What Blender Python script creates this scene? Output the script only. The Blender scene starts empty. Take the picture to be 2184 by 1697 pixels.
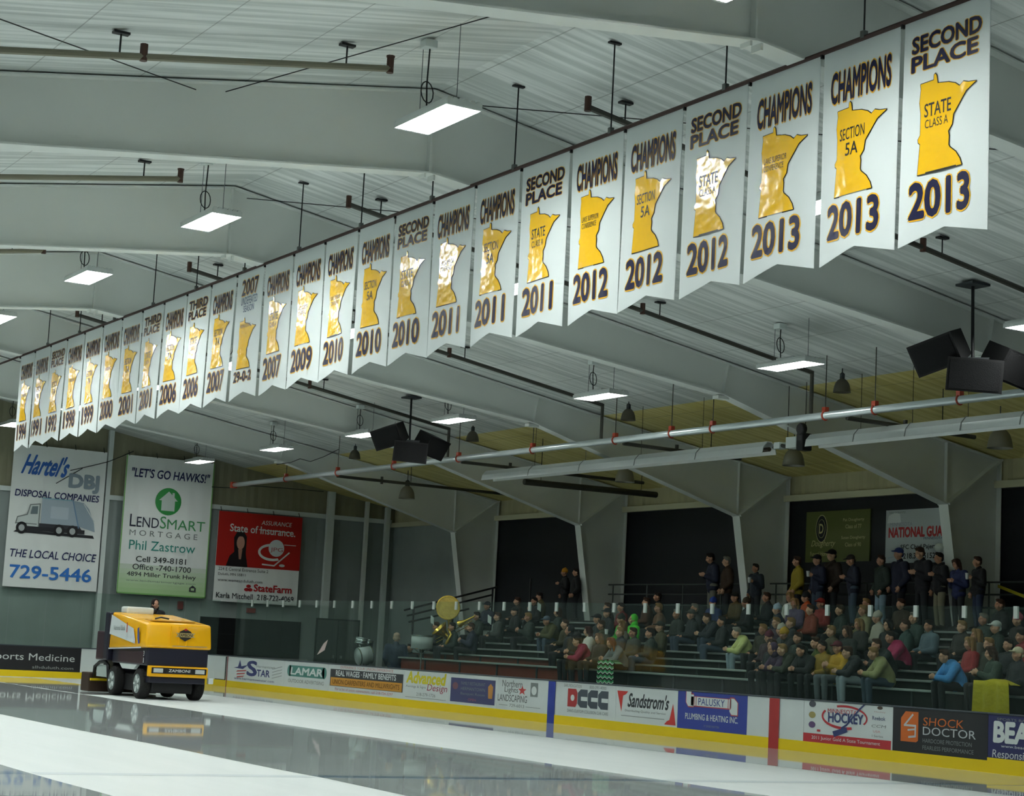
import bpy, bmesh, math, random
from math import sin, cos, pi, radians, sqrt
from mathutils import Vector, Matrix
from mathutils.geometry import tessellate_polygon
random.seed(7)
sc = bpy.context.scene
COL = sc.collection

# ------------------------------------------------------------------ camera
F_PX, YAW, PITCH, ROLL = 3983.9, 0.5310, 0.1342, 0.0517
CAM = Vector((-22.991, -28.587, 1.597))
_r = Vector((cos(YAW), -sin(YAW), 0))
_f = Vector((sin(YAW)*cos(PITCH), cos(YAW)*cos(PITCH), sin(PITCH)))
_u = _r.cross(_f)
R_ = cos(ROLL)*_r + sin(ROLL)*_u
U_ = -sin(ROLL)*_r + cos(ROLL)*_u
cd = bpy.data.cameras.new('camera')
cam = bpy.data.objects.new('camera', cd)
COL.objects.link(cam)
cam.matrix_world = Matrix(((R_.x, U_.x, -_f.x, CAM.x), (R_.y, U_.y, -_f.y, CAM.y), (R_.z, U_.z, -_f.z, CAM.z), (0, 0, 0, 1)))
cd.sensor_fit = 'HORIZONTAL'
cd.sensor_width = 36
cd.lens = 36*F_PX/2184
cd.clip_end = 300
sc.camera = cam

def at(px, py, ax, v):
    """point seen at photograph pixel (px, py) on the plane where axis ax equals v"""
    d = _f + (px-1092)/F_PX*R_ - (py-848.5)/F_PX*U_
    return CAM + d*((v-CAM[ax])/d[ax])

# ------------------------------------------------------------------ world, exposure
w = bpy.data.worlds.new('world'); sc.world = w; w.use_nodes = True
w.node_tree.nodes['Background'].inputs[0].default_value = (0.5, 0.56, 0.6, 1)
w.node_tree.nodes['Background'].inputs[1].default_value = 0.05
sc.view_settings.view_transform = 'Standard'
sc.view_settings.look = 'None'
sc.view_settings.exposure = 1.55
sc.view_settings.gamma = 1
sc.view_settings.use_curve_mapping = False
LAMP = 34.0          # radiance of the lit tubes
LAMP_COL = (0.965, 1.0, 0.965)

# ------------------------------------------------------------------ materials
def lin(h):
    h = h.lstrip('#'); c = [int(h[i:i+2], 16)/255 for i in (0, 2, 4)]
    return tuple(x/12.92 if x <= .04045 else ((x+.055)/1.055)**2.4 for x in c)
MATS = {}
def mat(hexc, rough=.6, metal=0., spec=.4, name=None, bump=0., bscale=30., var=0., vscale=3.):
    key = (hexc, rough, metal, spec, bump, bscale, var, vscale)
    if key in MATS: return MATS[key]
    m = bpy.data.materials.new(name or 'paint_'+hexc.strip('#')); m.use_nodes = True
    nt = m.node_tree; b = nt.nodes['Principled BSDF']
    c = lin(hexc)
    b.inputs['Base Color'].default_value = (*c, 1)
    b.inputs['Roughness'].default_value = rough
    b.inputs['Metallic'].default_value = metal
    b.inputs['Specular IOR Level'].default_value = spec
    if bump or var:
        tc = nt.nodes.new('ShaderNodeTexCoord')
        if bump:
            n = nt.nodes.new('ShaderNodeTexNoise'); n.inputs['Scale'].default_value = bscale
            bp = nt.nodes.new('ShaderNodeBump'); bp.inputs['Strength'].default_value = bump; bp.inputs['Distance'].default_value = .05
            nt.links.new(tc.outputs['Object'], n.inputs['Vector'])
            nt.links.new(n.outputs['Fac'], bp.inputs['Height']); nt.links.new(bp.outputs['Normal'], b.inputs['Normal'])
        if var:
            n = nt.nodes.new('ShaderNodeTexNoise'); n.inputs['Scale'].default_value = vscale; n.inputs['Detail'].default_value = 4
            mx = nt.nodes.new('ShaderNodeMix'); mx.data_type = 'RGBA'
            mx.inputs[6].default_value = (*[x*(1-var) for x in c], 1); mx.inputs[7].default_value = (*[min(1, x*(1+var)) for x in c], 1)
            nt.links.new(tc.outputs['Object'], n.inputs['Vector'])
            nt.links.new(n.outputs['Fac'], mx.inputs[0]); nt.links.new(mx.outputs[2], b.inputs['Base Color'])
    MATS[key] = m
    return m

def emit(name, col, s):
    m = bpy.data.materials.new(name); m.use_nodes = True
    nt = m.node_tree; nt.nodes.clear()
    o = nt.nodes.new('ShaderNodeOutputMaterial'); e = nt.nodes.new('ShaderNodeEmission')
    e.inputs[0].default_value = (*col, 1); e.inputs[1].default_value = s
    nt.links.new(e.outputs[0], o.inputs[0])
    return m

def ceiling_mat(name, h1, h2):
    """ribbed insulation skin: streaks run across the hall, seams along it"""
    m = bpy.data.materials.new(name); m.use_nodes = True
    nt = m.node_tree; b = nt.nodes['Principled BSDF']; L = nt.links.new
    tc = nt.nodes.new('ShaderNodeTexCoord')
    mp = nt.nodes.new('ShaderNodeMapping'); mp.inputs['Scale'].default_value = (.13, 4.6, 1)
    n = nt.nodes.new('ShaderNodeTexNoise'); n.inputs['Scale'].default_value = 1.6; n.inputs['Detail'].default_value = 5
    L(tc.outputs['Object'], mp.inputs[0]); L(mp.outputs[0], n.inputs['Vector'])
    mx = nt.nodes.new('ShaderNodeMix'); mx.data_type = 'RGBA'
    rp = nt.nodes.new('ShaderNodeMapRange'); rp.inputs[1].default_value = .42; rp.inputs[2].default_value = .61
    L(n.outputs['Fac'], rp.inputs[0]); L(rp.outputs[0], mx.inputs[0])
    mx.inputs[6].default_value = (*lin(h1), 1); mx.inputs[7].default_value = (*lin(h2), 1)
    sx = nt.nodes.new('ShaderNodeSeparateXYZ'); L(tc.outputs['Object'], sx.inputs[0])
    a = nt.nodes.new('ShaderNodeMath'); a.operation = 'MULTIPLY'; a.inputs[1].default_value = 1/1.52; L(sx.outputs[0], a.inputs[0])
    fr = nt.nodes.new('ShaderNodeMath'); fr.operation = 'FRACT'; L(a.outputs[0], fr.inputs[0])
    lt = nt.nodes.new('ShaderNodeMath'); lt.operation = 'LESS_THAN'; lt.inputs[1].default_value = .013; L(fr.outputs[0], lt.inputs[0])
    ml = nt.nodes.new('ShaderNodeMath'); ml.operation = 'MULTIPLY'; ml.inputs[1].default_value = .45; L(lt.outputs[0], ml.inputs[0])
    m2 = nt.nodes.new('ShaderNodeMix'); m2.data_type = 'RGBA'; L(ml.outputs[0], m2.inputs[0]); L(mx.outputs[2], m2.inputs[6])
    m2.inputs[7].default_value = (*lin('#3c423f'), 1)
    L(m2.outputs[2], b.inputs['Base Color'])
    bp = nt.nodes.new('ShaderNodeBump'); bp.inputs['Strength'].default_value = .5; bp.inputs['Distance'].default_value = .06
    L(n.outputs['Fac'], bp.inputs['Height']); L(bp.outputs[0], b.inputs['Normal'])
    b.inputs['Roughness'].default_value = .45
    return m

def ribbed_mat(name, h, axis, pitch):
    m = bpy.data.materials.new(name); m.use_nodes = True
    nt = m.node_tree; b = nt.nodes['Principled BSDF']; L = nt.links.new
    tc = nt.nodes.new('ShaderNodeTexCoord'); sx = nt.nodes.new('ShaderNodeSeparateXYZ'); L(tc.outputs['Object'], sx.inputs[0])
    a = nt.nodes.new('ShaderNodeMath'); a.operation = 'MULTIPLY'; a.inputs[1].default_value = 1/pitch; L(sx.outputs[axis], a.inputs[0])
    fr = nt.nodes.new('ShaderNodeMath'); fr.operation = 'PINGPONG'; fr.inputs[1].default_value = .5; L(a.outputs[0], fr.inputs[0])
    bp = nt.nodes.new('ShaderNodeBump'); bp.inputs['Strength'].default_value = .6; bp.inputs['Distance'].default_value = .05
    L(fr.outputs[0], bp.inputs['Height']); L(bp.outputs[0], b.inputs['Normal'])
    n = nt.nodes.new('ShaderNodeTexNoise'); n.inputs['Scale'].default_value = .8; n.inputs['Detail'].default_value = 5
    L(tc.outputs['Object'], n.inputs['Vector'])
    c = lin(h); mx = nt.nodes.new('ShaderNodeMix'); mx.data_type = 'RGBA'
    mx.inputs[6].default_value = (*[x*.8 for x in c], 1); mx.inputs[7].default_value = (*[x*1.15 for x in c], 1)
    L(n.outputs['Fac'], mx.inputs[0]); L(mx.outputs[2], b.inputs['Base Color'])
    b.inputs['Roughness'].default_value = .6
    return m

def glass_mat():
    m = bpy.data.materials.new('rink_glass'); m.use_nodes = True
    nt = m.node_tree; nt.nodes.clear(); L = nt.links.new
    o = nt.nodes.new('ShaderNodeOutputMaterial')
    t = nt.nodes.new('ShaderNodeBsdfTransparent'); t.inputs[0].default_value = (.90, .955, .93, 1)
    d = nt.nodes.new('ShaderNodeBsdfDiffuse'); d.inputs[0].default_value = (.30, .46, .42, 1)
    g = nt.nodes.new('ShaderNodeBsdfGlossy'); g.inputs['Roughness'].default_value = .03; g.inputs[0].default_value = (1, 1, 1, 1)
    fr = nt.nodes.new('ShaderNodeFresnel'); fr.inputs[0].default_value = 1.35
    m1 = nt.nodes.new('ShaderNodeMixShader'); m1.inputs[0].default_value = .016; L(t.outputs[0], m1.inputs[1]); L(d.outputs[0], m1.inputs[2])
    m2 = nt.nodes.new('ShaderNodeMixShader'); ge = nt.nodes.new('ShaderNodeNewGeometry'); iv = nt.nodes.new('ShaderNodeMath'); iv.operation = 'SUBTRACT'; iv.inputs[0].default_value = 1; L(ge.outputs['Backfacing'], iv.inputs[1])
    fm = nt.nodes.new('ShaderNodeMath'); fm.operation = 'MULTIPLY'; L(fr.outputs[0], fm.inputs[0]); L(iv.outputs[0], fm.inputs[1])
    L(fm.outputs[0], m2.inputs[0]); L(m1.outputs[0], m2.inputs[1]); L(g.outputs[0], m2.inputs[2])
    L(m2.outputs[0], o.inputs[0])
    return m

def ice_mat():
    m = mat('#e9efee', .34, 0, .5, 'dry_ice', 0)
    nt = m.node_tree; b = nt.nodes['Principled BSDF']; L = nt.links.new
    b.inputs['IOR'].default_value = 1.31
    tc = nt.nodes.new('ShaderNodeTexCoord')
    mp = nt.nodes.new('ShaderNodeMapping'); mp.inputs['Scale'].default_value = (2.2, .25, 1)
    n = nt.nodes.new('ShaderNodeTexNoise'); n.inputs['Scale'].default_value = 1.2; n.inputs['Detail'].default_value = 6
    L(tc.outputs['Object'], mp.inputs[0]); L(mp.outputs[0], n.inputs['Vector'])
    mx = nt.nodes.new('ShaderNodeMix'); mx.data_type = 'RGBA'
    mx.inputs[6].default_value = (*lin('#d2dbda'), 1); mx.inputs[7].default_value = (*lin('#e2e8e7'), 1)
    L(n.outputs['Fac'], mx.inputs[0]); L(mx.outputs[2], b.inputs['Base Color'])
    return m
def wet_mat():
    m = mat('#b4bdbc', .035, 0, .5, 'wet_ice', 0)
    nt = m.node_tree; b = nt.nodes['Principled BSDF']; L = nt.links.new
    b.inputs['IOR'].default_value = 1.33
    tc = nt.nodes.new('ShaderNodeTexCoord')
    n = nt.nodes.new('ShaderNodeTexNoise'); n.inputs['Scale'].default_value = .5; n.inputs['Detail'].default_value = 4
    L(tc.outputs['Object'], n.inputs['Vector'])
    bp = nt.nodes.new('ShaderNodeBump'); bp.inputs['Strength'].default_value = .05; bp.inputs['Distance'].default_value = .02
    L(n.outputs['Fac'], bp.inputs['Height']); L(bp.outputs[0], b.inputs['Normal'])
    return m

# ------------------------------------------------------------------ mesh helpers
WLOC = {}
class MB:
    def __init__(s): s.v = []; s.f = []; s.mi = []; s.cur = 0
    def add(s, vs, fs):
        o = len(s.v); s.v += [Vector(x) for x in vs]
        for f in fs: s.f.append([i+o for i in f]); s.mi.append(s.cur)
        return s
    def box(s, a, b, M=None):
        (x0, y0, z0), (x1, y1, z1) = a, b
        vs = [Vector(q) for q in ((x0,y0,z0),(x1,y0,z0),(x1,y1,z0),(x0,y1,z0),(x0,y0,z1),(x1,y0,z1),(x1,y1,z1),(x0,y1,z1))]
        if M: vs = [M @ q for q in vs]
        return s.add(vs, [(0,3,2,1),(4,5,6,7),(0,1,5,4),(1,2,6,5),(2,3,7,6),(3,0,4,7)])
    def bbox(s, a, b, r=.02, M=None):
        """box with chamfered edges"""
        bm = bmesh.new(); bmesh.ops.create_cube(bm, size=1)
        c = [(a[i]+b[i])/2 for i in range(3)]; d = [b[i]-a[i] for i in range(3)]
        for q in bm.verts: q.co = Vector((c[i]+q.co[i]*d[i] for i in range(3)))
        bmesh.ops.bevel(bm, geom=bm.edges[:], offset=min(r, min(abs(x) for x in d)*.45), segments=2, affect='EDGES', profile=.6)
        return s.bm(bm, M)
    def bm(s, bm, M=None):
        bm.verts.index_update()
        s.add([(M @ q.co) if M else q.co.copy() for q in bm.verts], [[q.index for q in f.verts] for f in bm.faces]); bm.free(); return s
    def prism(s, poly, axis, a, b):
        """extrude a 2-D outline along axis from a to b (outline in the other two axes, in order)"""
        n = len(poly)
        def p(q, t):
            l = list(q); l.insert(axis, t); return Vector(l)
        vs = [p(q, a) for q in poly]+[p(q, b) for q in poly]
        fs = [list(range(n))[::-1], [i+n for i in range(n)]]+[(i, (i+1) % n, (i+1) % n+n, i+n) for i in range(n)]
        return s.add(vs, fs)
    def tube(s, pts, r, n=8, cap=True):
        pts = [Vector(p) for p in pts]; rs = r if isinstance(r, (list, tuple)) else [r]*len(pts)
        rings = []; prev = None
        for i, p in enumerate(pts):
            d = (pts[min(i+1, len(pts)-1)]-pts[max(i-1, 0)]).normalized()
            if prev is None:
                a = d.orthogonal().normalized()
            else:
                a = (prev-d*prev.dot(d)); a = a.normalized() if a.length > 1e-6 else d.orthogonal().normalized()
            prev = a; b = d.cross(a)
            rings.append([p+(a*cos(2*pi*k/n)+b*sin(2*pi*k/n))*rs[i] for k in range(n)])
        vs = [q for g in rings for q in g]; fs = []
        for i in range(len(pts)-1):
            for k in range(n): fs.append((i*n+k, i*n+(k+1) % n, (i+1)*n+(k+1) % n, (i+1)*n+k))
        if cap: fs += [list(range(n))[::-1], [(len(pts)-1)*n+k for k in range(n)]]
        return s.add(vs, fs)
    def lathe(s, prof, c=(0,0,0), n=20, M=None, cap=False):
        vs = []; fs = []
        for r, z in prof:
            for k in range(n): vs.append(Vector((r*cos(2*pi*k/n), r*sin(2*pi*k/n), z)))
        for i in range(len(prof)-1):
            for k in range(n): fs.append((i*n+k, i*n+(k+1) % n, (i+1)*n+(k+1) % n, (i+1)*n+k))
        if cap: fs += [list(range(n))[::-1], [(len(prof)-1)*n+k for k in range(n)]]
        vs = [(M @ q) if M else q+Vector(c) for q in vs]
        return s.add(vs, fs)
    def ell(s, c, r, M=None, n=14, m=9):
        vs = []; fs = []
        for i in range(m+1):
            t = pi*i/m
            for k in range(n): vs.append(Vector((r[0]*sin(t)*cos(2*pi*k/n), r[1]*sin(t)*sin(2*pi*k/n), r[2]*cos(t))))
        for i in range(m):
            for k in range(n): fs.append((i*n+k, (i+1)*n+k, (i+1)*n+(k+1) % n, i*n+(k+1) % n))
        vs = [(M @ q if M else q)+Vector(c) for q in vs]
        return s.add(vs, fs)
    def caps(s, a, b, ra, rb=None, n=12):
        rb = ra if rb is None else rb
        a, b = Vector(a), Vector(b); d = (b-a); L = d.length or 1e-5; d = d/L
        pts = []; rs = []
        for t in (-.98, -.8, -.5, 0): pts.append(a+d*ra*t); rs.append(ra*sqrt(max(0.01, 1-t*t)))
        for t in (0, .5, .8, .98): pts.append(b+d*rb*t); rs.append(rb*sqrt(max(0.01, 1-t*t)))
        return s.tube(pts, rs, n)
    def build(s, name, mats, parent=None, smooth=False, origin=None):
        mats = mats if isinstance(mats, (list, tuple)) else [mats]
        if parent is not None: org = WLOC[parent.name]
        elif origin is not None: org = Vector(origin)
        else:
            xs = [q.x for q in s.v]; ys = [q.y for q in s.v]; zs = [q.z for q in s.v]
            org = Vector(((min(xs)+max(xs))/2, (min(ys)+max(ys))/2, min(zs)))
        me = bpy.data.meshes.new(name)
        me.from_pydata([tuple(q-org) for q in s.v], [], s.f)
        for m in mats: me.materials.append(m)
        for p, i in zip(me.polygons, s.mi): p.material_index = i; p.use_smooth = smooth
        me.update()
        o = bpy.data.objects.new(name, me); COL.objects.link(o)
        if parent is not None: o.parent = parent
        else: o.location = org
        WLOC[o.name] = org.copy()
        return o

LABELS = []
def tag(o, label, cat, group=None, kind=None):
    o['label'] = label; o['category'] = cat
    if group: o['group'] = group
    if kind: o['kind'] = kind
    return o
def struct(o, label=None):
    o['kind'] = 'structure'
    if label: o['label'] = label
    return o
def thing(name, loc, label, cat, group=None):
    o = bpy.data.objects.new(name, None); COL.objects.link(o); o.location = loc; o.empty_display_size = .2
    WLOC[o.name] = Vector(loc)
    return tag(o, label, cat, group)

# ------------------------------------------------------------------ flat print (lettering, marks)
FONT_CACHE = {}
def glyphs(txt, off=0.0):
    k = (txt, off)
    if k not in FONT_CACHE:
        cu = bpy.data.curves.new('t', 'FONT'); cu.body = txt; cu.resolution_u = 3; cu.offset = off; cu.size = 1; cu.fill_mode = 'FRONT'
        o = bpy.data.objects.new('t', cu); COL.objects.link(o)
        me = bpy.data.meshes.new_from_object(o.evaluated_get(bpy.context.evaluated_depsgraph_get()))
        vs = [(q.co.x, q.co.y) for q in me.vertices]; fs = [tuple(p.vertices) for p in me.polygons]
        bpy.data.objects.remove(o); bpy.data.curves.remove(cu); bpy.data.meshes.remove(me)
        FONT_CACHE[k] = (vs, fs)
    return FONT_CACHE[k]

class Print:
    """marks printed on a surface: O origin, U right, V up, N outward; each layer lies on the one before"""
    STEP = .0025
    def __init__(s, O, U, V, N):
        s.O, s.U, s.V, s.N = Vector(O), Vector(U), Vector(V), Vector(N); s.mb = MB(); s.mats = []
    def _m(s, m):
        if m not in s.mats: s.mats.append(m)
        s.mb.cur = s.mats.index(m)
    def p(s, u, v, l): return s.O+s.U*u+s.V*v+s.N*(s.STEP*l)
    def poly(s, pts, m, l=1):
        s._m(m); s.mb.add([s.p(u, v, l) for u, v in pts], [list(range(len(pts)))]); return s
    def rect(s, u0, v0, u1, v1, m, l=1): return s.poly([(u0,v0),(u1,v0),(u1,v1),(u0,v1)], m, l)
    def ell(s, cu, cv, ru, rv, m, l=1, a0=0, a1=360, n=24):
        return s.poly([(cu+ru*cos(radians(a0+(a1-a0)*i/n)), cv+rv*sin(radians(a0+(a1-a0)*i/n))) for i in range(n+(a1-a0 < 360))], m, l)
    def strip(s, pts, wd, m, l=1):
        s._m(m)
        for i, (a, b) in enumerate(zip(pts[:-1], pts[1:])):
            a = Vector(a); b = Vector(b); d = (b-a)
            if d.length < 1e-6: continue
            n = Vector((-d.y, d.x)).normalized()*wd/2; e = d.normalized()*wd*.3
            s.mb.add([s.p(*(q), l+.05*(i % 6)) for q in (a-e-n, b+e-n, b+e+n, a-e+n)], [(0,1,2,3)])
        return s
    def arc(s, cu, cv, ru, rv, a0, a1, wd, m, l=1, n=24):
        s._m(m); R = []
        for k in (-.5, .5): R.append([s.p(cu+(ru+wd*k)*cos(radians(a0+(a1-a0)*i/n)), cv+(rv+wd*k)*sin(radians(a0+(a1-a0)*i/n)), l) for i in range(n+1)])
        s.mb.add(R[0]+R[1], [(i, n+1+i, n+2+i, i+1) for i in range(n)]); return s
    def text(s, txt, u0, v0, u1, v1, m, l=1, off=0.0, shear=0.0, outline=None, ow=.06, rise=0.0):
        """fit txt into the box u0..u1, v0..v1; rise lifts the right end"""
        base = glyphs(txt); xs = [q[0] for q in base[0]]; ys = [q[1] for q in base[0]]
        if not xs: return s
        x0, x1, y0, y1 = min(xs), max(xs), min(ys), max(ys)
        sh = shear*(v1-v0)
        def put(g, m, l, o):
            s._m(m)
            for k in range(8 if o else 1):
                ox, oy = (o*cos(k*pi/4), o*sin(k*pi/4)) if o else (0, 0); vs = []
                for x, y in g[0]:
                    tu = (x+ox-x0)/(x1-x0); tv = (y+oy-y0)/(y1-y0)
                    vs.append(s.p(u0+(u1-u0-abs(sh))*tu+sh*tv+(abs(sh) if sh < 0 else 0), v0+(v1-v0)*tv+rise*tu, l+.02*k))
                s.mb.add(vs, g[1])
        if outline: put(base, outline, l, off+ow); l += 1
        put(base, m, l, off)
        return s
    def part(s, name):
        s.mb.build(name, s.mats, s.parent); s.mb = MB(); s.mats = []
    def build(s, name, parent): return s.mb.build(name, s.mats, parent)

# common colours
WHITE = mat('#cfd8d6', .5, name='white_paint'); STEEL = mat('#dde2de', .55, name='frame_white', var=.06, vscale=.7)
BLACK = mat('#121417', .5, name='black_metal'); RED = mat('#b3261f', .5, name='red_paint'); PIPE = mat('#4a4a44', .45, .3, name='dark_pipe', var=.2)
YEL = mat('#e6c808', .5, name='kick_yellow'); NAVY = mat('#1c2150', .4, name='navy_vinyl'); GOLD = mat('#e2b23a', .4, name='gold_vinyl')
CONC = mat('#4b504e', .8, name='concrete', var=.2)
BLUE = mat('#26409a', .45); GREY = mat('#7d8685', .6); DKGREY = mat('#3a3f42', .6); GREEN = mat('#2f8f46', .5); CAPB = mat('#39516e', .5)

# ------------------------------------------------------------------ shell
RX, RZ, SL = -10.75, 9.68, .163           # ridge and roof slope
def roofz(x): return RZ-SL*abs(x-RX)
WX, WL, YE, YN = 8.5, -30.0, 33.15, -36.0
mb = MB()
mb.add([(WL, YN, roofz(WL)), (RX, YN, RZ), (RX, YE, RZ), (WL, YE, roofz(WL)), (2.45, YN, roofz(2.45)), (2.45, YE, roofz(2.45)), (WX, YN, roofz(WX)), (WX, YE, roofz(WX))],
       [(0,3,2,1), (1,2,5,4)])
mb.cur = 1; mb.f.append([4,5,7,6]); mb.mi.append(1)
struct(mb.build('ceiling', [ceiling_mat('ceiling_skin', '#c3cac7', '#e8ecea'), ceiling_mat('eave_skin', '#d8ca74', '#eee29a')], origin=(0,0,0)))
mb = MB().box((WL-2, YN-1, -.3), (WX+1, YE+1, -.012)); struct(mb.build('floor', CONC, origin=(0,0,0)))
# ice sheet with rounded corners
RKX0, RKX1, RKY0, RKY1, RKR = -25.9, 0.0, -30.4, 30.22, 1.6
def rink_outline(d=0, n=10):
    x0, x1, y0, y1, r = RKX0-d, RKX1+d, RKY0-d, RKY1+d, RKR+d
    pts = []
    for cx, cy, a in ((x1-r, y1-r, 0), (x0+r, y1-r, 90), (x0+r, y0+r, 180), (x1-r, y0+r, 270)):
        for i in range(n+1):
            t = radians(a+90*i/n); pts.append((cx+r*cos(t), cy+r*sin(t)))
    return pts
mb = MB(); o_ = rink_outline(.03); mb.add([(x, y, 0) for x, y in o_], [list(range(len(o_)))])
struct(mb.build('ice_floor', ice_mat(), origin=(0,0,0)), 'white ice sheet inside the boards')
WET = wet_mat()
def wet(x0, x1, y0, y1, lab):
    n = 40; L = []; Rr = []
    for i in range(n+1):
        y = y0+(y1-y0)*i/n; L.append((x0+random.uniform(-.05, .05), y, .002)); Rr.append((x1+random.uniform(-.05, .05), y, .002))
    mb = MB(); mb.add(L+Rr, [(i, n+1+i, n+2+i, i+1) for i in range(n)])
    o = mb.build('wet_track', WET, origin=((x0+x1)/2, (y0+y1)/2, 0)); tag(o, lab, 'wet ice', kind='stuff')
wet(-3.88, -.02, -29, 29.5, 'mirror-like wet strip of ice along the foot of the side boards')
wet(-13.4, -8.3, -29, 30.0, 'broad wet strip of ice beside and behind the resurfacer')
wet(-8.2, -5.7, 16.5, 28.9, 'fresh wet swath of ice just behind the resurfacer')
wet(-21.5, -16.8, -29, 28, 'wet patch of ice in the bottom left corner of the photo')
mb = MB(); y = -8.06
for a, b, k in ((-25.6, -21.6, 0), (-21.5, -16.85, 1), (-16.75, -13.45, 0), (-13.35, -8.35, 1), (-8.25, -3.93, 0), (-3.83, -.1, 1)): mb.cur = k; mb.box((a, y-.15, .001), (b, y+.15, .0035 if k else .002))
struct(mb.build('trim_line', [mat('#c3ced1', .34, name='line_under_dry_ice'), mat('#8296a6', .04, name='line_under_wet_ice')]), 'faint blue line painted under the ice')

# walls
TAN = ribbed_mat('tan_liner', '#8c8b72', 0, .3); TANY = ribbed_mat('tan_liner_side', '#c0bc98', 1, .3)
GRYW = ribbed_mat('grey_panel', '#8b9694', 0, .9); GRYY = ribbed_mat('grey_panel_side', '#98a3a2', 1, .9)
DARKP = mat('#15181f', .55, name='dark_wall_panel', var=.3, vscale=.4)
mb = MB(); mb.box((WX, YN, 5.9), (WX+.15, YE, 6.56)); mb.cur = 1; mb.box((WX, 25.54, 0), (WX+.15, YE, 5.9)); mb.cur = 2; mb.box((WX, YN, 0), (WX+.15, 25.54, 5.9))
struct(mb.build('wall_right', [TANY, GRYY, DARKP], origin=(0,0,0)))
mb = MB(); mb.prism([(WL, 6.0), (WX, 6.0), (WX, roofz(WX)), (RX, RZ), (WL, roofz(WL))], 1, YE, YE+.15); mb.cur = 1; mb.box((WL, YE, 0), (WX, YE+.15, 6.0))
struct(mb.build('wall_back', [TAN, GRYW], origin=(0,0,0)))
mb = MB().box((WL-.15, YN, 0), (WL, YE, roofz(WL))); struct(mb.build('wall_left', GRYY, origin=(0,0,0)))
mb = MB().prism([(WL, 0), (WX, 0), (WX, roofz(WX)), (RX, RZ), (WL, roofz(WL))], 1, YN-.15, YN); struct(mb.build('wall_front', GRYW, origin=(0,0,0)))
mb = MB().box((WX-.16, YN, 5.87), (WX-.001, YE, 6.03)); struct(mb.build('trim_1', mat('#d3d1b4', .6)), 'pale wall beam above the dark side wall')
mb = MB().box((WL, YE-.1, 5.98), (WX-.16, YE-.001, 6.14)); struct(mb.build('trim_2', WHITE), 'white wall beam across the end wall')
for i, (x0, x1) in enumerate(((5.66, 5.93), (7.2, 7.32), (8.02, 8.2), (-2.66, -2.5), (-6.9, -6.7))):
    mb = MB().box((x0, YE-.26, 0), (x1, YE-.101, roofz((x0+x1)/2)-.02)); struct(mb.build('trim_%d' % (i+3), WHITE if i != 1 else STEEL), 'wall post on the end wall')
# resurfacer doorway and double doors in the end wall
g0 = at(427, 1315, 1, YE); g1 = at(641, 1325, 1, YE)
mb = MB().box((g0.x, YE-.06, 0), (g1.x, YE-.002, g1.z-.02)); mb.cur = 1
for z in (.55, 1.1, 1.65): mb.box((g0.x, YE-.07, z), (g1.x, YE-.058, z+.02))
struct(mb.build('door_1', [mat('#0e1113', .5), mat('#20272a', .5)]), 'dark resurfacer doorway in the end wall')
D0 = at(671, 1317, 1, YE); D1 = at(758, 1320, 1, YE); dm = (D0.x+D1.x)/2
mb = MB().box((D0.x-.06, YE-.28, 0), (D1.x+.06, YE-.265, D0.z)); d2 = struct(mb.build('door_2', mat('#39413f', .6)), 'grey double door in the end wall')
for a, b in ((D0.x, dm-.02), (dm+.02, D1.x)):
    MB().box((a, YE-.31, .02), (b, YE-.281, D0.z-.06)).build('door_leaf', mat('#59635f', .5), d2)
    MB().box((b-.18 if a == D0.x else a+.1, YE-.36, 1.0), (b-.1 if a == D0.x else a+.18, YE-.311, 1.1)).build('push_bar', mat('#9aa09c', .3, .8), d2)

# ------------------------------------------------------------------ steel frames
FRAMES = [2.68+7.62*k for k in range(-4, 4)]
fn = {-1: 'second', 0: 'third'}
def frame_mesh(y):
    mb = MB(); t = .012; fw = .15
    xl = 2*RX
    top = lambda x: roofz(x)-.03
    bot = [(RX, 8.41), (.45, 7.13), (6.8, 5.37)]
    right = [(RX, top(RX))]+[(8.43, top(8.43))]+[(8.43, 0), (7.75, 0), (6.8, 5.37), (.45, 7.13), (RX, 8.41)]
    left = [(xl-x, z) for x, z in right][::-1]
    for P in (right, left): mb.prism([(x, z) for x, z in P], 1, y-t, y+t)
    def fl(a, b, th=.025, f=fw):
        ax, az = a; bx, bz = b; d = Vector((bx-ax, 0, bz-az)).normalized(); n = Vector((-d.z, 0, d.x))*th/2
        A = Vector((ax, y, az)); B = Vector((bx, y, bz)); F = Vector((0, f, 0))
        mb.add([A-n-F, B-n-F, B+n-F, A+n-F, A-n+F, B-n+F, B+n+F, A+n+F], [(0,3,2,1),(4,5,6,7),(0,1,5,4),(1,2,6,5),(2,3,7,6),(3,0,4,7)])
    for s in (1, -1):
        X = (lambda x: x) if s == 1 else (lambda x: xl-x)
        for a, b in (((RX, 8.41), (.45, 7.13)), ((.45, 7.13), (6.8, 5.37)), ((6.8, 5.37), (7.75, 0)), ((8.43, 0), (8.43, top(8.43))), ((RX, top(RX)-.01), (8.43, top(8.43)-.01))):
            fl((X(a[0]), a[1]), (X(b[0]), b[1]))
        fl((X(6.8), 5.37), (X(6.8), top(6.8)), .02, .1)          # knee stiffeners
        fl((X(6.8), 5.37), (X(8.43), top(8.43)), .05, .2)
        fl((X(.45), 7.13), (X(.45+.12), top(.5)), .03, .1)
        mb.box((X(.45)-.14, y-.1, 7.04), (X(.45)+.14, y+.1, 7.11))
    fl((RX, 8.41), (RX, top(RX)), .03, .11)
    mb.box((RX-.1, y-.13, 8.33), (RX-.07, y+.05, 8.40)); mb.box((RX+.05, y-.13, 8.31), (RX+.08, y+.05, 8.40))
    return mb
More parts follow.
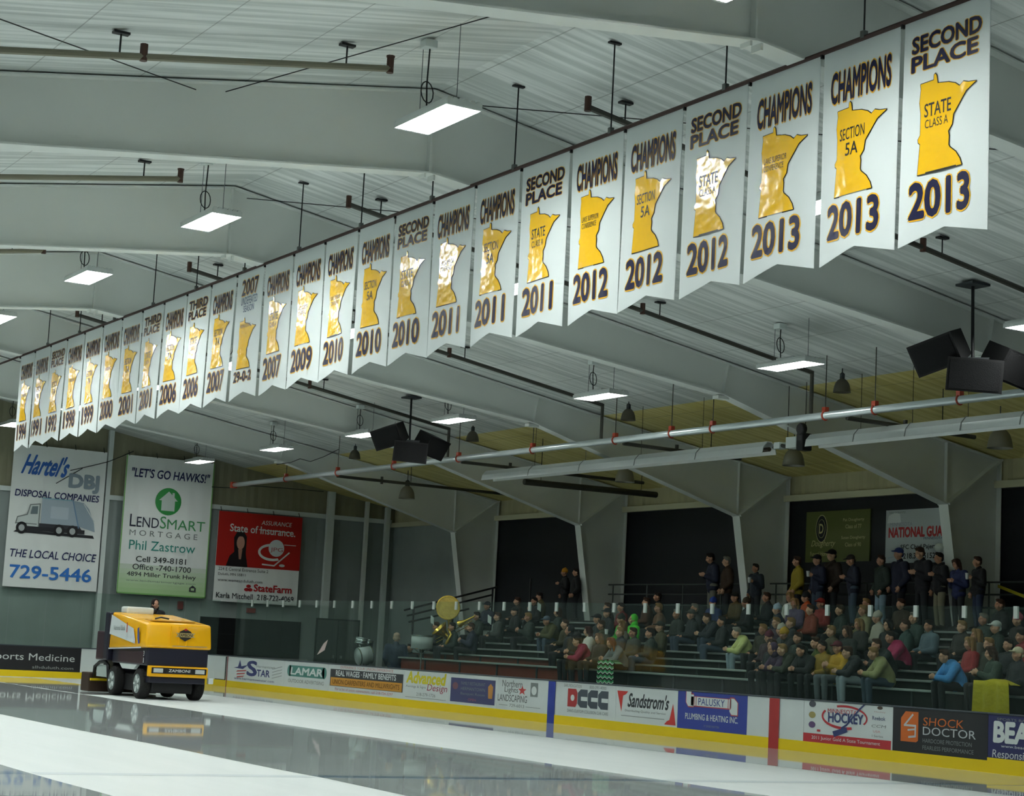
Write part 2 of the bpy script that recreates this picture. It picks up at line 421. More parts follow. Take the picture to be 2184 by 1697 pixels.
for i, y in enumerate(FRAMES):
    struct(frame_mesh(y).build('steel_frame', STEEL, origin=(RX, y, 0)), 'white tapered steel roof frame spanning the rink')
# bracing rods and cables under the roof
def wire(pts, r, name, m, label, cat, group=None, n=6):
    o = MB().tube(pts, r, n).build(name, m); tag(o, label, cat, group); return o
BR = [((-22.5, -11.9), (-14.4, -5.05), 'thin bracing rod rising to the first roof frame at top left'),
      ((-13.95, -5.0), (-11.0, -12.45), 'thin bracing rod from the frame flange past the top light cord'),
      ((-10.6, -5.05), (-3.5, -12.45), 'thin bracing rod behind the tall hanger wires right of the ridge'),
      ((-10.5, 2.55), (-4.0, -4.8), 'thin bracing rod crossing below the ridge in the second bay')]
for (x0, y0), (x1, y1), lab in BR:
    wire([(x0, y0, roofz(x0)-.16), (x1, y1, roofz(x1)-.16)], .008, 'bracing_rod', BLACK, lab, 'rod')

# ------------------------------------------------------------------ dasher boards (side)
BH, KH = .985, .2
def segmented(y0, y1, labels_mats): pass
def board_y(px, pz=.5):
    # y on the side boards under photograph column px
    lo, hi = -12.0, 40.0
    for _ in range(40):
        m_ = (lo+hi)/2; d = Vector((0, m_, pz))-CAM; x = 1092+F_PX*d.dot(R_)/d.dot(_f)
        if x > px: lo = m_
        else: hi = m_
    return (lo+hi)/2
RAIL = mat('#39424a', .45, name='cap_rail'); BRD = mat('#cdd6d5', .35, name='board_white', var=.04)
def side_board(y1, y0, label, base=BRD, painter=None, kick=YEL, low=KH):
    """board from y1 (far, left in the photo) to y0 (near)"""
    t = thing('dasher_board', (.05, (y0+y1)/2, 0), label, 'rink board')
    MB().box((0, y0+.004, low), (.1, y1-.004, BH-.03)).build('panel', base, t)
    MB().box((-.012, y0, 0), (.1, y1, low)).build('kick_plate', kick, t)
    MB().bbox((-.02, y0, BH-.03), (.12, y1, BH), .012).build('cap_rail', RAIL, t)
    if painter:
        P = Print((-.001, y1, 0), (0, -1, 0), (0, 0, 1), (-1, 0, 0)); P.parent = t; painter(P, y1-y0); P.build('lettering', t)
    return t
C = lambda h: mat(h, .45)
def fr(w): return lambda a: a*w
def ad_star(P, w):
    f = fr(w); bl = C('#2a3670'); rd = C('#b34a4a')
    P.poly([(f(.12),.62),(f(.2),.66),(f(.23),.88),(f(.26),.68),(f(.38),.74),(f(.29),.6)], bl)
    for k in range(3): P.poly([(f(.17+.01*k),.5-.09*k),(f(.34-.02*k),.54-.09*k),(f(.36-.02*k),.58-.09*k),(f(.19),.545-.09*k)], rd)
    P.text('S', f(.37), .42, f(.53), .86, bl, off=.03); P.text('TAR', f(.54), .42, f(.76), .62, bl, off=.02)
    P.text('Hermantown', f(.53), .68, f(.84), .76, GREY); P.text('www.hermantownstar.com', f(.14), .27, f(.84), .34, bl)
    for k in range(4): P.strip([(f(.8), .4+.09*k), (f(.96), .5+.09*k)], .015, GREY)
def ad_green(P, w):
    f = fr(w); g = C('#4f8a80')
    P.rect(f(.12), .52, f(.9), .84, g); P.ell(f(.12), .68, f(.05), .16, g); P.ell(f(.9), .68, f(.05), .16, g)
    P.text('LAMAR', f(.15), .58, f(.87), .78, WHITE, 2, off=.03, shear=.2); P.text('OUTDOOR ADVERTISING', f(.1), .34, f(.9), .44, GREY)
def ad_wages(P, w):
    f = fr(w); rd = C('#c07a7a')
    P.text('EXPERIENCE YOUR UNION DIFFERENCE', f(.16), .86, f(.86), .93, rd)
    P.rect(f(.02), .36, f(.99), .83, DKGREY); P.rect(f(.03), .37, f(.98), .60, C('#c8903a'), 2)
    P.text('REAL WAGES · FAMILY BENEFITS', f(.1), .65, f(.9), .8, WHITE, 2, off=.02)
    P.text('UNION CARPENTERS AND MILLWRIGHTS', f(.06), .42, f(.95), .55, C('#6d4a18'), 3, off=.01)
    P.text('For a list of union contractors, call 218-724-3297', f(.1), .24, f(.87), .32, rd)
def ad_adv(P, w):
    f = fr(w)
    P.text('Advanced', f(.06), .64, f(.93), .92, C('#cfc52a'), off=.04, shear=.2); P.text('Design', f(.52), .42, f(.98), .64, C('#9a3350'), shear=.3)
    P.text('Awnings & Signs', f(.05), .5, f(.5), .58, GREY); P.text('218-279-1726', f(.3), .32, f(.72), .4, GREY); P.strip([(f(.05), .27), (f(.95), .27)], .01, GREY)
def ad_purple(P, w):
    f = fr(w)
    P.rect(f(.04), .27, f(.96), .86, C('#474a72')); y = C('#c08a4a')
    for k, tx in enumerate(('FAMILY RESTAURANT', 'HERMANTOWN', 'Banquet Room')): P.text(tx, f(.26), .7-.13*k, f(.76), .78-.13*k, GREY, 2)
    P.poly([(f(.83),.42),(f(.91),.42),(f(.92),.7),(f(.87),.78),(f(.82),.7)], y, 2); P.ell(f(.14), .66, f(.06), .09, C('#7a5560'), 2); P.text('OPEN', f(.42), .32, f(.58), .38, C('#b0606a'), 2)
def ad_north(P, w):
    f = fr(w); d = C('#5f6664')
    P.text('Northern', f(.1), .74, f(.5), .9, d); P.text('Lights', f(.15), .58, f(.42), .74, d); P.text('LANDSCAPING', f(.02), .4, f(.6), .56, d)
    r = C('#c8504e'); P.poly([(f(.5+.085*(1 if k % 2 == 0 else .42)*cos(pi/2+k*pi/5)), .68+.12*(1 if k % 2 == 0 else .42)*sin(pi/2+k*pi/5)) for k in range(10)], r)
    P.rect(f(.66), .56, f(.8), .88, GREY); P.ell(f(.73), .7, f(.05), .1, WHITE, 2); P.text('729-6013', f(.26), .28, f(.55), .35, GREY)
    P.strip([(f(.05), .31), (f(.22), .31)], .01, GREY); P.strip([(f(.58), .31), (f(.86), .31)], .01, GREY)
def ad_dccc(P, w):
    f = fr(w); k = C('#46505a'); r = C('#a8383a')
    P.text('EARLYEDUCATION', f(.24), .85, f(.5), .92, GREY); P.text('800-391-4000', f(.62), .85, f(.86), .92, GREY)
    x0 = .3
    for i in range(4):
        a = f(.3+.15*i); b = f(.3+.15*i+.143); m = r if i == 0 else k
        P.poly([(a, .44 if i == 0 else .5), (a if i == 0 else a+(b-a)*.3, .42), (b-(b-a)*.15 if i == 0 else b, .42), (b, .5), (b, .74), (b-(b-a)*.15 if i == 0 else b, .82), (a if i == 0 else a+(b-a)*.3, .82), (a, .8 if i == 0 else .74)], m)
        if i == 0: P.ell(a+(b-a)*.52, .62, (b-a)*.2, .07, WHITE, 2)
        else: P.poly([(a+(b-a)*.35, .57), (b, .57), (b, .66), (a+(b-a)*.35, .66)], WHITE, 2)
    P.text("DAN'S CUSTOM COLLISION CAR CARE", f(.3), .3, f(.9), .37, GREY)
def ad_sand(P, w):
    f = fr(w); r = C('#c33b36'); d = C('#33393d')
    P.poly([(f(.02),.86),(f(.2),.86),(f(.17),.8),(f(.12),.76),(f(.1),.42)], r); P.poly([(f(.98),.24),(f(.8),.24),(f(.84),.31),(f(.88),.34),(f(.93),.68)], r)
    P.text("Sandstrom's", f(.2), .54, f(.88), .83, d, off=.025, shear=.25); P.text('Distributing Quality and Service', f(.16), .42, f(.82), .48, GREY); P.strip([(f(.1), .34), (f(.8), .34)], .012, GREY)
def ad_pal(P, w):
    f = fr(w); r = C('#b64a50')
    def el(gr, m, l):
        P.poly([(f(.2)-gr,.68-gr),(f(.78)+gr,.68-gr),(f(.78)+gr,.86+gr*.5),(f(.2)-gr,.86+gr*.5)], m, l)
        P.poly([(f(.13)-gr,.84),(f(.13)-gr,.74),(f(.16),.66-gr),(f(.24),.66-gr),(f(.24),.9+gr),(f(.13)-gr,.9+gr)], m, l)
        P.rect(f(.13)-gr, .9-gr, f(.2)+gr, .955, m, l)
        P.poly([(f(.76),.88+gr),(f(.82),.88+gr),(f(.87)+gr,.8),(f(.87)+gr,.56-gr),(f(.79)-gr,.56-gr),(f(.76),.62)], m, l)
    el(.022, r, 2); el(0, WHITE, 3)
    for u in (.245, .275, .735, .765): P.rect(f(u), .66, f(u+.008), .88, r, 4)
    P.text('PALUSKY', f(.31), .7, f(.69), .84, C('#2c3f86'), 4); P.text('PLUMBING & HEATING INC.', f(.12), .4, f(.88), .52, WHITE, 2, off=.01); P.text('IT DOES MATTER', f(.4), .27, f(.62), .31, GREY, 2)
def ad_red(P, w): P.rect(w/2-.152, .0, w/2+.152, BH-.035, C('#a83232'), 6)
def ad_mn(P, w):
    f = fr(w); r = C('#b5323a'); b = C('#34406f')
    P.rect(0, .2, f(.985), .36, r); P.text('2011 Junior Gold A State Tournament', f(.1), .24, f(.87), .32, WHITE, 2)
    P.arc(f(.47), .7, f(.25), .2, 150, 290, .05, r); P.arc(f(.47), .7, f(.25), .2, -30, 110, .04, r)
    P.strip([(f(.7), .97), (f(.64), .87), (f(.5), .57), (f(.44), .5)], .035, b, 2); P.poly([(f(.34),.43),(f(.5),.53),(f(.51),.44),(f(.36),.33)], b, 2)
    P.text('MINNESOTA', f(.28), .76, f(.61), .84, r, 2); P.text('HOCKEY', f(.29), .6, f(.68), .77, b, 3, off=.03)
    for v, c in ((.9, '#4a4f5a'), (.7, '#9a905a'), (.52, '#5f4a72')): P.ell(f(.1), v, f(.04), .06, C(c))
    P.text('Reebok', f(.78), .7, f(.92), .77, b); P.text('CCM', f(.77), .57, f(.93), .62, GREY, shear=.3); P.text('Hockey', f(.8), .83, f(.92), .86, C('#b08a8a')); P.ell(f(.86), .92, f(.03), .03, C('#4a4038'))
    P.text('USA', f(.79), .48, f(.87), .52, C('#d09a9a')); P.text('I Series', f(.78), .4, f(.9), .44, GREY); P.rect(f(.16), .4, f(.2), .44, r)
def ad_shock(P, w):
    f = fr(w); o = C('#cf6a2a'); s = C('#b9c0c2')
    P.poly([(f(.09),.38),(f(.26),.38),(f(.28),.41),(f(.28),.9),(f(.14),.9),(f(.09),.78)], o, 1)
    P.strip([(f(.22),.85),(f(.13),.66),(f(.25),.66),(f(.25),.48),(f(.18),.46)], .035, s, 2); P.strip([(f(.24),.6),(f(.17),.58)], .03, s, 2)
    P.part('emblem')
    P.text('SHOCK', f(.33), .68, f(.76), .82, o, off=.0, shear=.1); P.text('DOCTOR', f(.33), .52, f(.88), .66, s, off=.0)
    P.part('title')
    P.text('HARDCORE PROTECTION', f(.33), .39, f(.84), .46, GREY); P.text('FEARLESS PERFORMANCE', f(.33), .27, f(.86), .34, GREY)
def ad_beac(P, w):
    P.text('BEACON', .14, .52, 1.95, .84, WHITE, 1, off=.05, shear=.04); P.text('www.beaconsportsbar.com', .3, .42, 1.7, .48, WHITE); P.text('Responsive', .1, .22, 1.0, .39, C('#c9cfd2'), shear=.1)
    P.text('SPORTS BAR AND GRILL', .2, .87, 1.6, .91, GREY)
ADS = [(440, 484, 'plain white gate board at the far end, left of the thin red goal line', BRD, None),
       (484, 606, 'white rink board with a blue and red star advertisement next to the goal line', BRD, ad_star),
       (606, 701, 'white rink board with a green rounded billboard advertisement', BRD, ad_green),
       (701, 861, 'white rink board with a black and orange wages and benefits advertisement', BRD, ad_wages),
       (861, 957, 'white rink board with yellow script and crimson design lettering', BRD, ad_adv),
       (957, 1060, 'white rink board bearing a dark purple panel', BRD, ad_purple),
       (1060, 1169, 'white rink board with landscaping advertisement left of the blue stripe', BRD, ad_north),
       (1169, 1313, 'white rink board with a blue stripe and red and grey block letters', BRD, ad_dccc),
       (1313, 1445, 'white rink board with slanted black script between two red wedges', BRD, ad_sand),
       (1445, 1593, 'blue rink board with a white pipe shaped plumbing advertisement', C('#35469a'), ad_pal),
       (1593, 1714, 'plain white rink board with the red centre line stripe', BRD, ad_red),
       (1714, 1904, 'white rink board with hockey stick emblem and red bottom banner', BRD, ad_mn),
       (1904, 2107, 'black rink board with an orange emblem and square lettering', C('#26292c'), ad_shock),
       (2107, 2300, 'navy rink board with thick white capitals at the right edge', C('#2c3060'), ad_beac)]
SEG = []
for i, (a, b, lab, base, pf) in enumerate(ADS):
    y1, y0 = board_y(a), board_y(b)
    if i == 0: y1 = RKY1-RKR
    if i == len(ADS)-1: y0 = -9.5
    if i == 10:
        yc = 0.0
        def ad_red(P, w, y1=y1): P.rect(y1-.152, .0, y1+.152, BH-.035, C('#a83232'), 6)
        pf = ad_red
    t = side_board(y1, y0, lab, base, pf, low=.2 if i != 13 else .25)
    SEG.append((y1, y0, lab))
    if i == 7:
        MB().box((-.014, y1-.31, .0), (-.0125, y1-.005, BH-.035)).build('blue_stripe', C('#2c3f97'), t)
    if i == 1:
        MB().box((-.016, y1-.06, 0), (-.013, y1-.005, BH)).build('goal_line_stripe', C('#8e2f3a'), t)
    if i == 0:
        MB().box((-.004, y0+.06, .22), (-.001, y0+.16, BH-.04)).build('gate_gap', BLACK, t)
        MB().box((-.004, y0+.06, .2), (-.001, y1-.1, .225)).build('gate_sill', BLACK, t)
# corner and end boards
def path_board(pts, label, base, name='dasher_board', printed=None):
    t = thing(name, (*[(pts[0][i]+pts[-1][i])/2 for i in (0, 1)], 0), label, 'rink board')
    def sweep(z0, z1, off, th, nm, m):
        mb = MB(); n = len(pts); nor = []
        for i in range(n):
            a = Vector(pts[max(i-1, 0)]); b = Vector(pts[min(i+1, n-1)]); d = (b-a).normalized(); nor.append(Vector((-d.y, d.x)))
        inn = [Vector(p)+nor[i]*off for i, p in enumerate(pts)]; out = [Vector(p)-nor[i]*th for i, p in enumerate(pts)]
        vs = [(q.x, q.y, z0) for q in inn]+[(q.x, q.y, z1) for q in inn]+[(q.x, q.y, z0) for q in out]+[(q.x, q.y, z1) for q in out]
        fs = []
        for i in range(n-1): fs += [(i, i+1, n+i+1, n+i), (2*n+i, 3*n+i, 3*n+i+1, 2*n+i+1), (n+i, n+i+1, 3*n+i+1, 3*n+i), (i, 2*n+i, 2*n+i+1, i+1)]
        fs += [(0, n, 3*n, 2*n), (n-1, 3*n-1, 4*n-1, 2*n-1)]
        mb.add(vs, fs); mb.build(nm, m, t)
    sweep(KH, BH-.03, 0, .1, 'panel', base); sweep(0, KH, .012, .1, 'kick_plate', YEL); sweep(BH-.03, BH, .02, .12, 'cap_rail', RAIL)
    if printed: printed(t)
    return t
arc = [(RKX1-RKR+RKR*cos(radians(a)), RKY1-RKR+RKR*sin(radians(a))) for a in range(0, 91, 9)]
path_board(arc, 'plain white curved corner board behind the resurfacer', BRD)
xe = at(172, 1410, 1, RKY1).x
path_board([(RKX1-RKR, RKY1), (xe, RKY1)], 'plain white end board between the black board and the corner', BRD)
def med(t):
    P = Print((-8.6-3.2, RKY1-.001, 0), (1, 0, 0), (0, 0, 1), (0, -1, 0)); w = xe+11.8
    P.text('& Sports Medicine', w-3.3, .45, w-.2, .74, C('#c6cbc9'), off=0); P.text('slhduluth.com', w-1.55, .27, w-.22, .36, C('#9aa09e')); P.build('lettering', t)
path_board([(xe, RKY1), (-16.0, RKY1)], 'black end board with pale sports medicine lettering', C('#1f2023'), printed=med)
path_board([(-16.0, RKY1), (RKX0+RKR, RKY1)], 'plain white end board out past the left edge', BRD)

# glass
GLS = glass_mat(); CLIP = mat('#b3bdb8', .5, name='white_clip')
GT = 2.745
names = [l.replace(' rink board', ' board') for _, _, l in SEG]
ORD = ['leftmost', 'second', 'third', 'fourth']
seen = {}
short = ['far gate', 'star', 'green billboard', 'wages and benefits', 'yellow script', 'purple panel', 'landscaping', 'grey block letter', 'slanted script', 'blue plumbing', 'red stripe', 'hockey emblem', 'black orange emblem', 'navy capitals']
y = 27.0; step = 1.19
edges = [27.22]
yy = 5.75+step*17
while yy > -9.4: edges.append(yy); yy -= step
for a, b in zip(edges[:-1], edges[1:]):
    mid = (a+b)/2; k = next((i for i, (p, q, _) in enumerate(SEG) if q <= mid <= p), 0)
    seen[k] = seen.get(k, 0)+1
    lab = 'clear glass pane above the %s board, %s from its left end' % (short[k], ('first', 'second', 'third', 'fourth')[seen[k]-1])
    t = thing('glass_pane', (.05, mid, BH), lab, 'rink glass', 'rink glass panes along the side boards')
    MB().box((.044, b+.002, BH-.02), (.056, a-.002, GT)).build('pane', GLS, t)
    MB().box((.03, b-.045, GT-.2), (.07, b+.045, GT+.005)).build('clip', CLIP, t)
def gpane(p, q, lab):
    p = Vector((*p, 0)); q = Vector((*q, 0)); d = (q-p).normalized(); n = Vector((-d.y, d.x, 0))*.006
    t = thing('glass_pane', ((p.x+q.x)/2, (p.y+q.y)/2, BH), lab, 'rink glass', 'rink glass panes round the far end')
    mb = MB(); a = p+d*.006-n*8; b = q-d*.006-n*8
    vs = [a-n, b-n, b+n, a+n]; mb.add([(*v.xy, BH-.02) for v in vs]+[(*v.xy, GT) for v in vs], [(0,3,2,1),(4,5,6,7),(0,1,5,4),(1,2,6,5),(2,3,7,6),(3,0,4,7)])
    mb.build('pane', GLS, t)
for i, k in enumerate((0, 2, 4, 6, 8)): gpane(arc[k], arc[k+2], 'clear glass pane on the curved corner board, %s from the side boards' % ('first', 'second', 'third', 'fourth', 'fifth')[i])
xs_ = [RKX1-RKR-1.19*i for i in range(11)]
for i in range(10): gpane((xs_[i], RKY1), (xs_[i+1], RKY1), 'clear end glass pane over the end boards, %s from the corner' % ('first', 'second', 'third', 'fourth', 'fifth', 'sixth', 'seventh', 'eighth', 'ninth', 'tenth')[i])

# ------------------------------------------------------------------ championship banners
BX, BZ, PITCHB = -10.07, 8.28, 1.292
Y0B = at(2113, 0, 0, BX).y-.02
def vinyl_mat(h):
    m = mat(h, .22, 0, .6, 'glossy_vinyl_'+h.strip('#'), .55, 3.3)
    return m
MAPY = vinyl_mat('#ebb80c'); CLOTH = mat('#d3dbdb', .6, 0, .3, 'banner_cloth', .25, 1.7); INK = mat('#23231f', .4); NAVYV = mat('#13163c', .42, 0, .3, 'navy_vinyl_gloss', .3, 4.0); GOLDV = mat('#e8b022', .4, 0, .4)
MNP = [(0,0),(0.703,-0),(0.676,0.06),(0.604,0.139),(0.505,0.2),(0.486,0.226),(0.492,0.314),(0.477,0.361),(0.541,0.418),(0.559,0.515),(0.622,0.572),(0.766,0.704),(0.928,0.766),(0.802,0.779),(0.721,0.801),(0.658,0.769),(0.586,0.81),(0.477,0.842),(0.297,0.866),(0.276,0.948),(0.252,0.969),(0.238,0.96),(0.234,0.907),(0.018,0.902),(0.027,0.85),(0.009,0.719),(0.031,0.604),(0.031,0.392),(-0.004,0.353),(0,0.324),(0.031,0.302)]
BN = [('SECOND|PLACE','STATE|CLASS A','2013','gold map outline'),('CHAMPIONS','SECTION|5A','2013',''),('CHAMPIONS','LAKE SUPERIOR|CONFERENCE','2013',''),('SECOND|PLACE','STATE|CLASS A','2012',''),('CHAMPIONS','SECTION|5A','2012',''),('CHAMPIONS','LAKE SUPERIOR|CONFERENCE','2012',''),
      ('SECOND|PLACE','STATE|CLASS A','2011',''),('CHAMPIONS','SECTION|5A','2011',''),('CHAMPIONS','LAKE SUPERIOR|CONFERENCE','2011',''),('SECOND|PLACE','STATE|CLASS A','2010',''),('CHAMPIONS','SECTION|5A','2010',''),('CHAMPIONS','LAKE SUPERIOR|CONFERENCE','2010',''),
      ('CHAMPIONS','LAKE SUPERIOR|CONFERENCE','2009',''),('CHAMPIONS','STATE|CLASS A','2007',''),('2007|UNDEFEATED|SEASON','HERMANTOWN','29-0-2',''),('CHAMPIONS','SECTION|7A','2007',''),('THIRD|PLACE','STATE|CLASS A','2006',''),('CHAMPIONS','SECTION|7A','2006',''),
      ('THIRD|PLACE','STATE|CLASS A','2001',''),('CHAMPIONS','SECTION|7A','2001',''),('CHAMPIONS','CONFERENCE','2000',''),('CHAMPIONS','SECTION|7A','1999',''),('CHAMPIONS','CONFERENCE','1998',''),('SECOND|PLACE','SECTION|7A','1992',''),('CHAMPIONS','SECTION|7A','1991',''),('CHAMPIONS','CONFERENCE','1994','')]
ordn = ['nearest', 'second', 'third', 'fourth', 'fifth', 'sixth', 'seventh', 'eighth', 'ninth', 'tenth', 'eleventh', 'twelfth', 'thirteenth', 'fourteenth', 'fifteenth', 'sixteenth', 'seventeenth', 'eighteenth', 'nineteenth', 'twentieth', 'twenty-first', 'twenty-second', 'twenty-third', 'twenty-fourth', 'twenty-fifth', 'farthest']
BW, BHT = 1.225, 2.40
class BPrint(Print):
    """print that follows the hanging cloth"""
    fun = None
    def p(s, u, v, l): return s.fun(u, v)+Vector((-1, 0, 0))*(s.STEP*l+.002)
for i, (ti, mp, yr, _) in enumerate(BN):
    yl = Y0B+PITCHB*(i+1)-.035     # left (far) edge
    rnd = random.Random(i*13+5); a1, a2, ph = rnd.uniform(-.03, .03), rnd.uniform(.008, .02), rnd.uniform(0, 6)
    tw = rnd.uniform(-.05, .05)
    def surf(u, v, yl=yl, a1=a1, a2=a2, ph=ph, tw=tw):
        d = (BHT-v)/BHT
        return Vector((BX+.01+a2*sin(u*5+ph)*d+a1*d+tw*(u/BW-.5)*d, yl-u, BZ-BHT+v))
    t = thing('pennant_banner', (BX, yl-BW/2, BZ-BHT), 'white swallowtail banner, %s %s, %s%s' % (ti.replace('|', ' ').lower(), yr, ordn[i], ' from the right' if 0 < i < 25 else (' at far left' if i else ' at far right')), 'banner', 'championship banners on the long rod')
    nu, nv = 16, 18; mb = MB()
    def bz(u): return .02+.14*(1-abs(u/BW-.5)*2)
    vs = []
    for a in range(nu+1):
        u = BW*a/nu
        for b in range(nv+1):
            v = bz(u)+(BHT-bz(u)+.03)*b/nv; vs.append(surf(u, v))
    k = len(vs); vs = vs+[q+Vector((.006, 0, 0)) for q in vs]; fs = []
    for a in range(nu):
        for b in range(nv):
            q = a*(nv+1)+b; f4 = (q, q+1, q+nv+2, q+nv+1); fs += [f4, tuple(x+k for x in f4[::-1])]
    mb.add(vs, fs); mb.build('cloth', CLOTH, t, True)
    mb = MB().box((BX-.02, yl+.01, BZ-.02), (BX+.02, yl+.035, BZ+.05)); mb.build('tie', BLACK, t)
    def pr():
        P = BPrint((0,0,0), (0,0,0), (0,0,0), (0,0,0)); P.fun = surf; return P
    P = pr(); L = ti.split('|')
    if len(L) == 1: P.text(L[0], .14, 1.82, 1.10, 2.15, NAVYV, off=.035, outline=GOLDV, ow=.035)
    elif len(L) == 2:
        P.text(L[0], .13, 2.06, 1.11, 2.23, NAVYV, off=.035, outline=GOLDV, ow=.035); P.text(L[1], .13, 1.86, 1.06, 2.02, NAVYV, off=.035, outline=GOLDV, ow=.035)
    else:
        P.text(L[0], .26, 1.98, 1.0, 2.27, NAVYV, off=.02, outline=GOLDV, ow=.035); P.text(L[1], .25, 1.8, 1.0, 1.94, CAPB, off=.01); P.text(L[2], .38, 1.66, .86, 1.78, CAPB, off=.01)
    P.build('title_lettering', t)
    P = pr(); mx0, mz0, sx, sz = (.25, .75, .86, 1.06) if i != 14 else (.27, .6, .8, .98)
    mm = [(mx0+u*sx, mz0+v*sz) for u, v in MNP]
    # outline by offsetting outward
    cx = sum(q[0] for q in mm)/len(mm); cy = sum(q[1] for q in mm)/len(mm)
    P.strip(mm+[mm[0]], .022, INK, 1)
    tris = [tuple(mm[j] for j in q) for q in tessellate_polygon([[Vector((u, v, 0)) for u, v in mm]])]
    for _ in range(4):
        nt_ = []
        for a, b, c in tris:
            e = (math.dist(b, c), math.dist(c, a), math.dist(a, b)); k = e.index(max(e))
            if k == 1: a, b, c = b, c, a
            elif k == 2: a, b, c = c, a, b
            if max(e) > .12: m_ = ((b[0]+c[0])/2, (b[1]+c[1])/2); nt_ += [(a, b, m_), (a, m_, c)]
            else: nt_.append((a, b, c))
        tris = nt_
    P._m(MAPY)
    for a, b, c in tris: P.mb.add([P.p(*q, 3) for q in (a, b, c)], [(0, 1, 2)])
    P.build('state_map', t)
    P = pr(); L = mp.split('|')
    if L[0] == 'STATE': P.text('STATE', .33, 1.34, .70, 1.48, INK, 4, off=.01); P.text('CLASS A', .34, 1.22, .66, 1.31, INK, 4)
    elif L[0] == 'SECTION': P.text('SECTION', .32, 1.36, .72, 1.49, INK, 4, off=.005); P.text(L[1], .42, 1.18, .62, 1.32, INK, 4, off=.01)
    elif len(L) == 2: P.text(L[0], .31, 1.36, .71, 1.43, INK, 4); P.text(L[1], .31, 1.27, .66, 1.34, INK, 4)
    else: P.text(L[0], .31, 1.36, .76, 1.43, INK, 4)
    P.build('map_lettering', t)
    P = pr()
    if yr == '29-0-2': P.text(yr, .18, .36, .92, .54, NAVYV, off=.04, outline=GOLDV, ow=.035)
    else: P.text(yr, .15, .30, .96, .66, NAVYV, off=.035, outline=GOLDV, ow=.035)
    P.build('year_lettering', t)
ROD_Y0, ROD_Y1 = Y0B-1.2, 27.0
t = tag(MB().tube([(BX, ROD_Y0, BZ+.045), (BX, ROD_Y1, BZ+.045)], .028, 8).build('banner_rod', mat('#3a2420', .5, name='brown_rod')), 'long brown rod that carries the championship banners', 'rod')
yh = -13.67; i = 0
while yh < 27:
    xh = BX; z1 = roofz(xh)
    t = thing('rod_hanger', (xh, yh, BZ+.06), 'thin black hanger wire holding the banner rod, %s from the right' % (ordn[i] if i else 'first'), 'hanger', 'hanger wires of the banner rod')
    MB().tube([(xh, yh, BZ+.06), (xh, yh, z1-.02)], .011, 6).build('wire', BLACK, t)
    MB().box((xh-.03, yh-.03, BZ+.04), (xh+.03, yh+.03, BZ+.12)).build('ring', mat('#6a6e6c', .4, .6), t)
    MB().box((xh-.09, yh-.03, z1-.04), (xh+.09, yh+.03, z1-.015)).build('beam_clip', BLACK, t)
    yh += 2.45; i += 1

# ------------------------------------------------------------------ ceiling lights
LIT = emit('lit_tube', LAMP_COL, LAMP); LIT_MID = emit('lit_tube_mid', LAMP_COL, LAMP*.7); LIT_DIM = emit('lit_tube_dim', LAMP_COL, LAMP*.36); HOUS = mat('#c9cfcd', .35, .2, name='light_housing')  # mid and dim outputs are lowered to darken the right ceiling and stands
def high_bay(x, y, z, label, cord=True, L=1.42, W=.5, lit=None):
    t = thing('ceiling_light', (x, y, z), label, 'light', 'high bay lights over the ice')
    mb = MB()
    for k in range(6):
        xx = x-W/2+W*(k+.5)/6; mb.prism([(xx-.0385, z+.05), (xx+.0385, z+.05), (xx+.022, z+.09), (xx-.022, z+.09)], 1, y-L/2, y+L/2)
    mb.box((x-W*.3, y-L*.18, z+.09), (x+W*.3, y+L*.18, z+.14))
    for s in (-1, 1): mb.box((x-W/2, y+s*L/2-.02, z-.02), (x+W/2, y+s*L/2+.02, z+.06))
    mb.build('housing', HOUS, t)
    mb = MB()
    for k in range(6):
        xx = x-W/2+W*(k+.5)/6; mb.bbox((xx-.034, y-L/2+.02, z-.012), (xx+.034, y+L/2-.02, z+.046), .015)
    mb.build('tubes', lit or LIT, t)
    mb = MB()
    for k in range(7): mb.box((x-W/2+W*k/6-.004, y-L/2, z-.02), (x-W/2+W*k/6+.004, y+L/2, z+.05))
    mb.build('reflector_fins', HOUS, t)
    if cord:
        zr = roofz(x); mb = MB(); pts = [(x, y+.35, zr-.1)]; zc = z+.42
        mb.tube([(x+.02, y+.35, zr-.12), (x, y+.34, zc+.1), (x, y+.3, z+.12)], .011, 6)
        mb.tube([(x+.09*cos(a), y+.32+.09*sin(a)*.3, zc+.15*sin(a)) for a in [2*pi*k/14 for k in range(15)]], .009, 5, False)
        mb.build('cord', BLACK, t)
        mb = MB()
        for s in (-1, 1): mb.tube([(x, y+s*.5, z+.11), (x, y+s*.5, zr-.02)], .006, 5)
        mb.build('chain', mat('#70767a', .4, .6), t)
        MB().bbox((x-.09, y+.26, zr-.13), (x+.09, y+.44, zr-.02), .02).build('junction_box', WHITE, t)
    return t
P5 = ['first', 'second', 'third', 'fourth', 'fifth', 'sixth', 'seventh', 'eighth']
for i, y in enumerate((-20.6, -14.4, -7.95, -.19, 6.12, 12.51, 18.6, 24.7)):
    high_bay(-12.2, y, 8.3, ['glowing tube light out of frame behind the camera left of the ridge', 'glowing tube light cut by the top edge of the photo', 'largest glowing tube light, near the top centre', 'glowing tube light left of centre below the largest one', 'glowing tube light at far left above the far banners', 'glowing tube light cut by the left edge of the photo', 'glowing tube light hidden past the left edge, fifth behind the largest', 'glowing tube light hidden past the left edge, last of the ridge row'][i])
for i, y in enumerate((-15.8, -9.79, -1.98, 4.31, 10.26, 15.6, 21.5, 27.5)):
    high_bay(-7.45, y, 7.6, 'tube light glimpsed in the gaps behind the banners, %s from the near end' % P5[i], lit=LIT_MID)
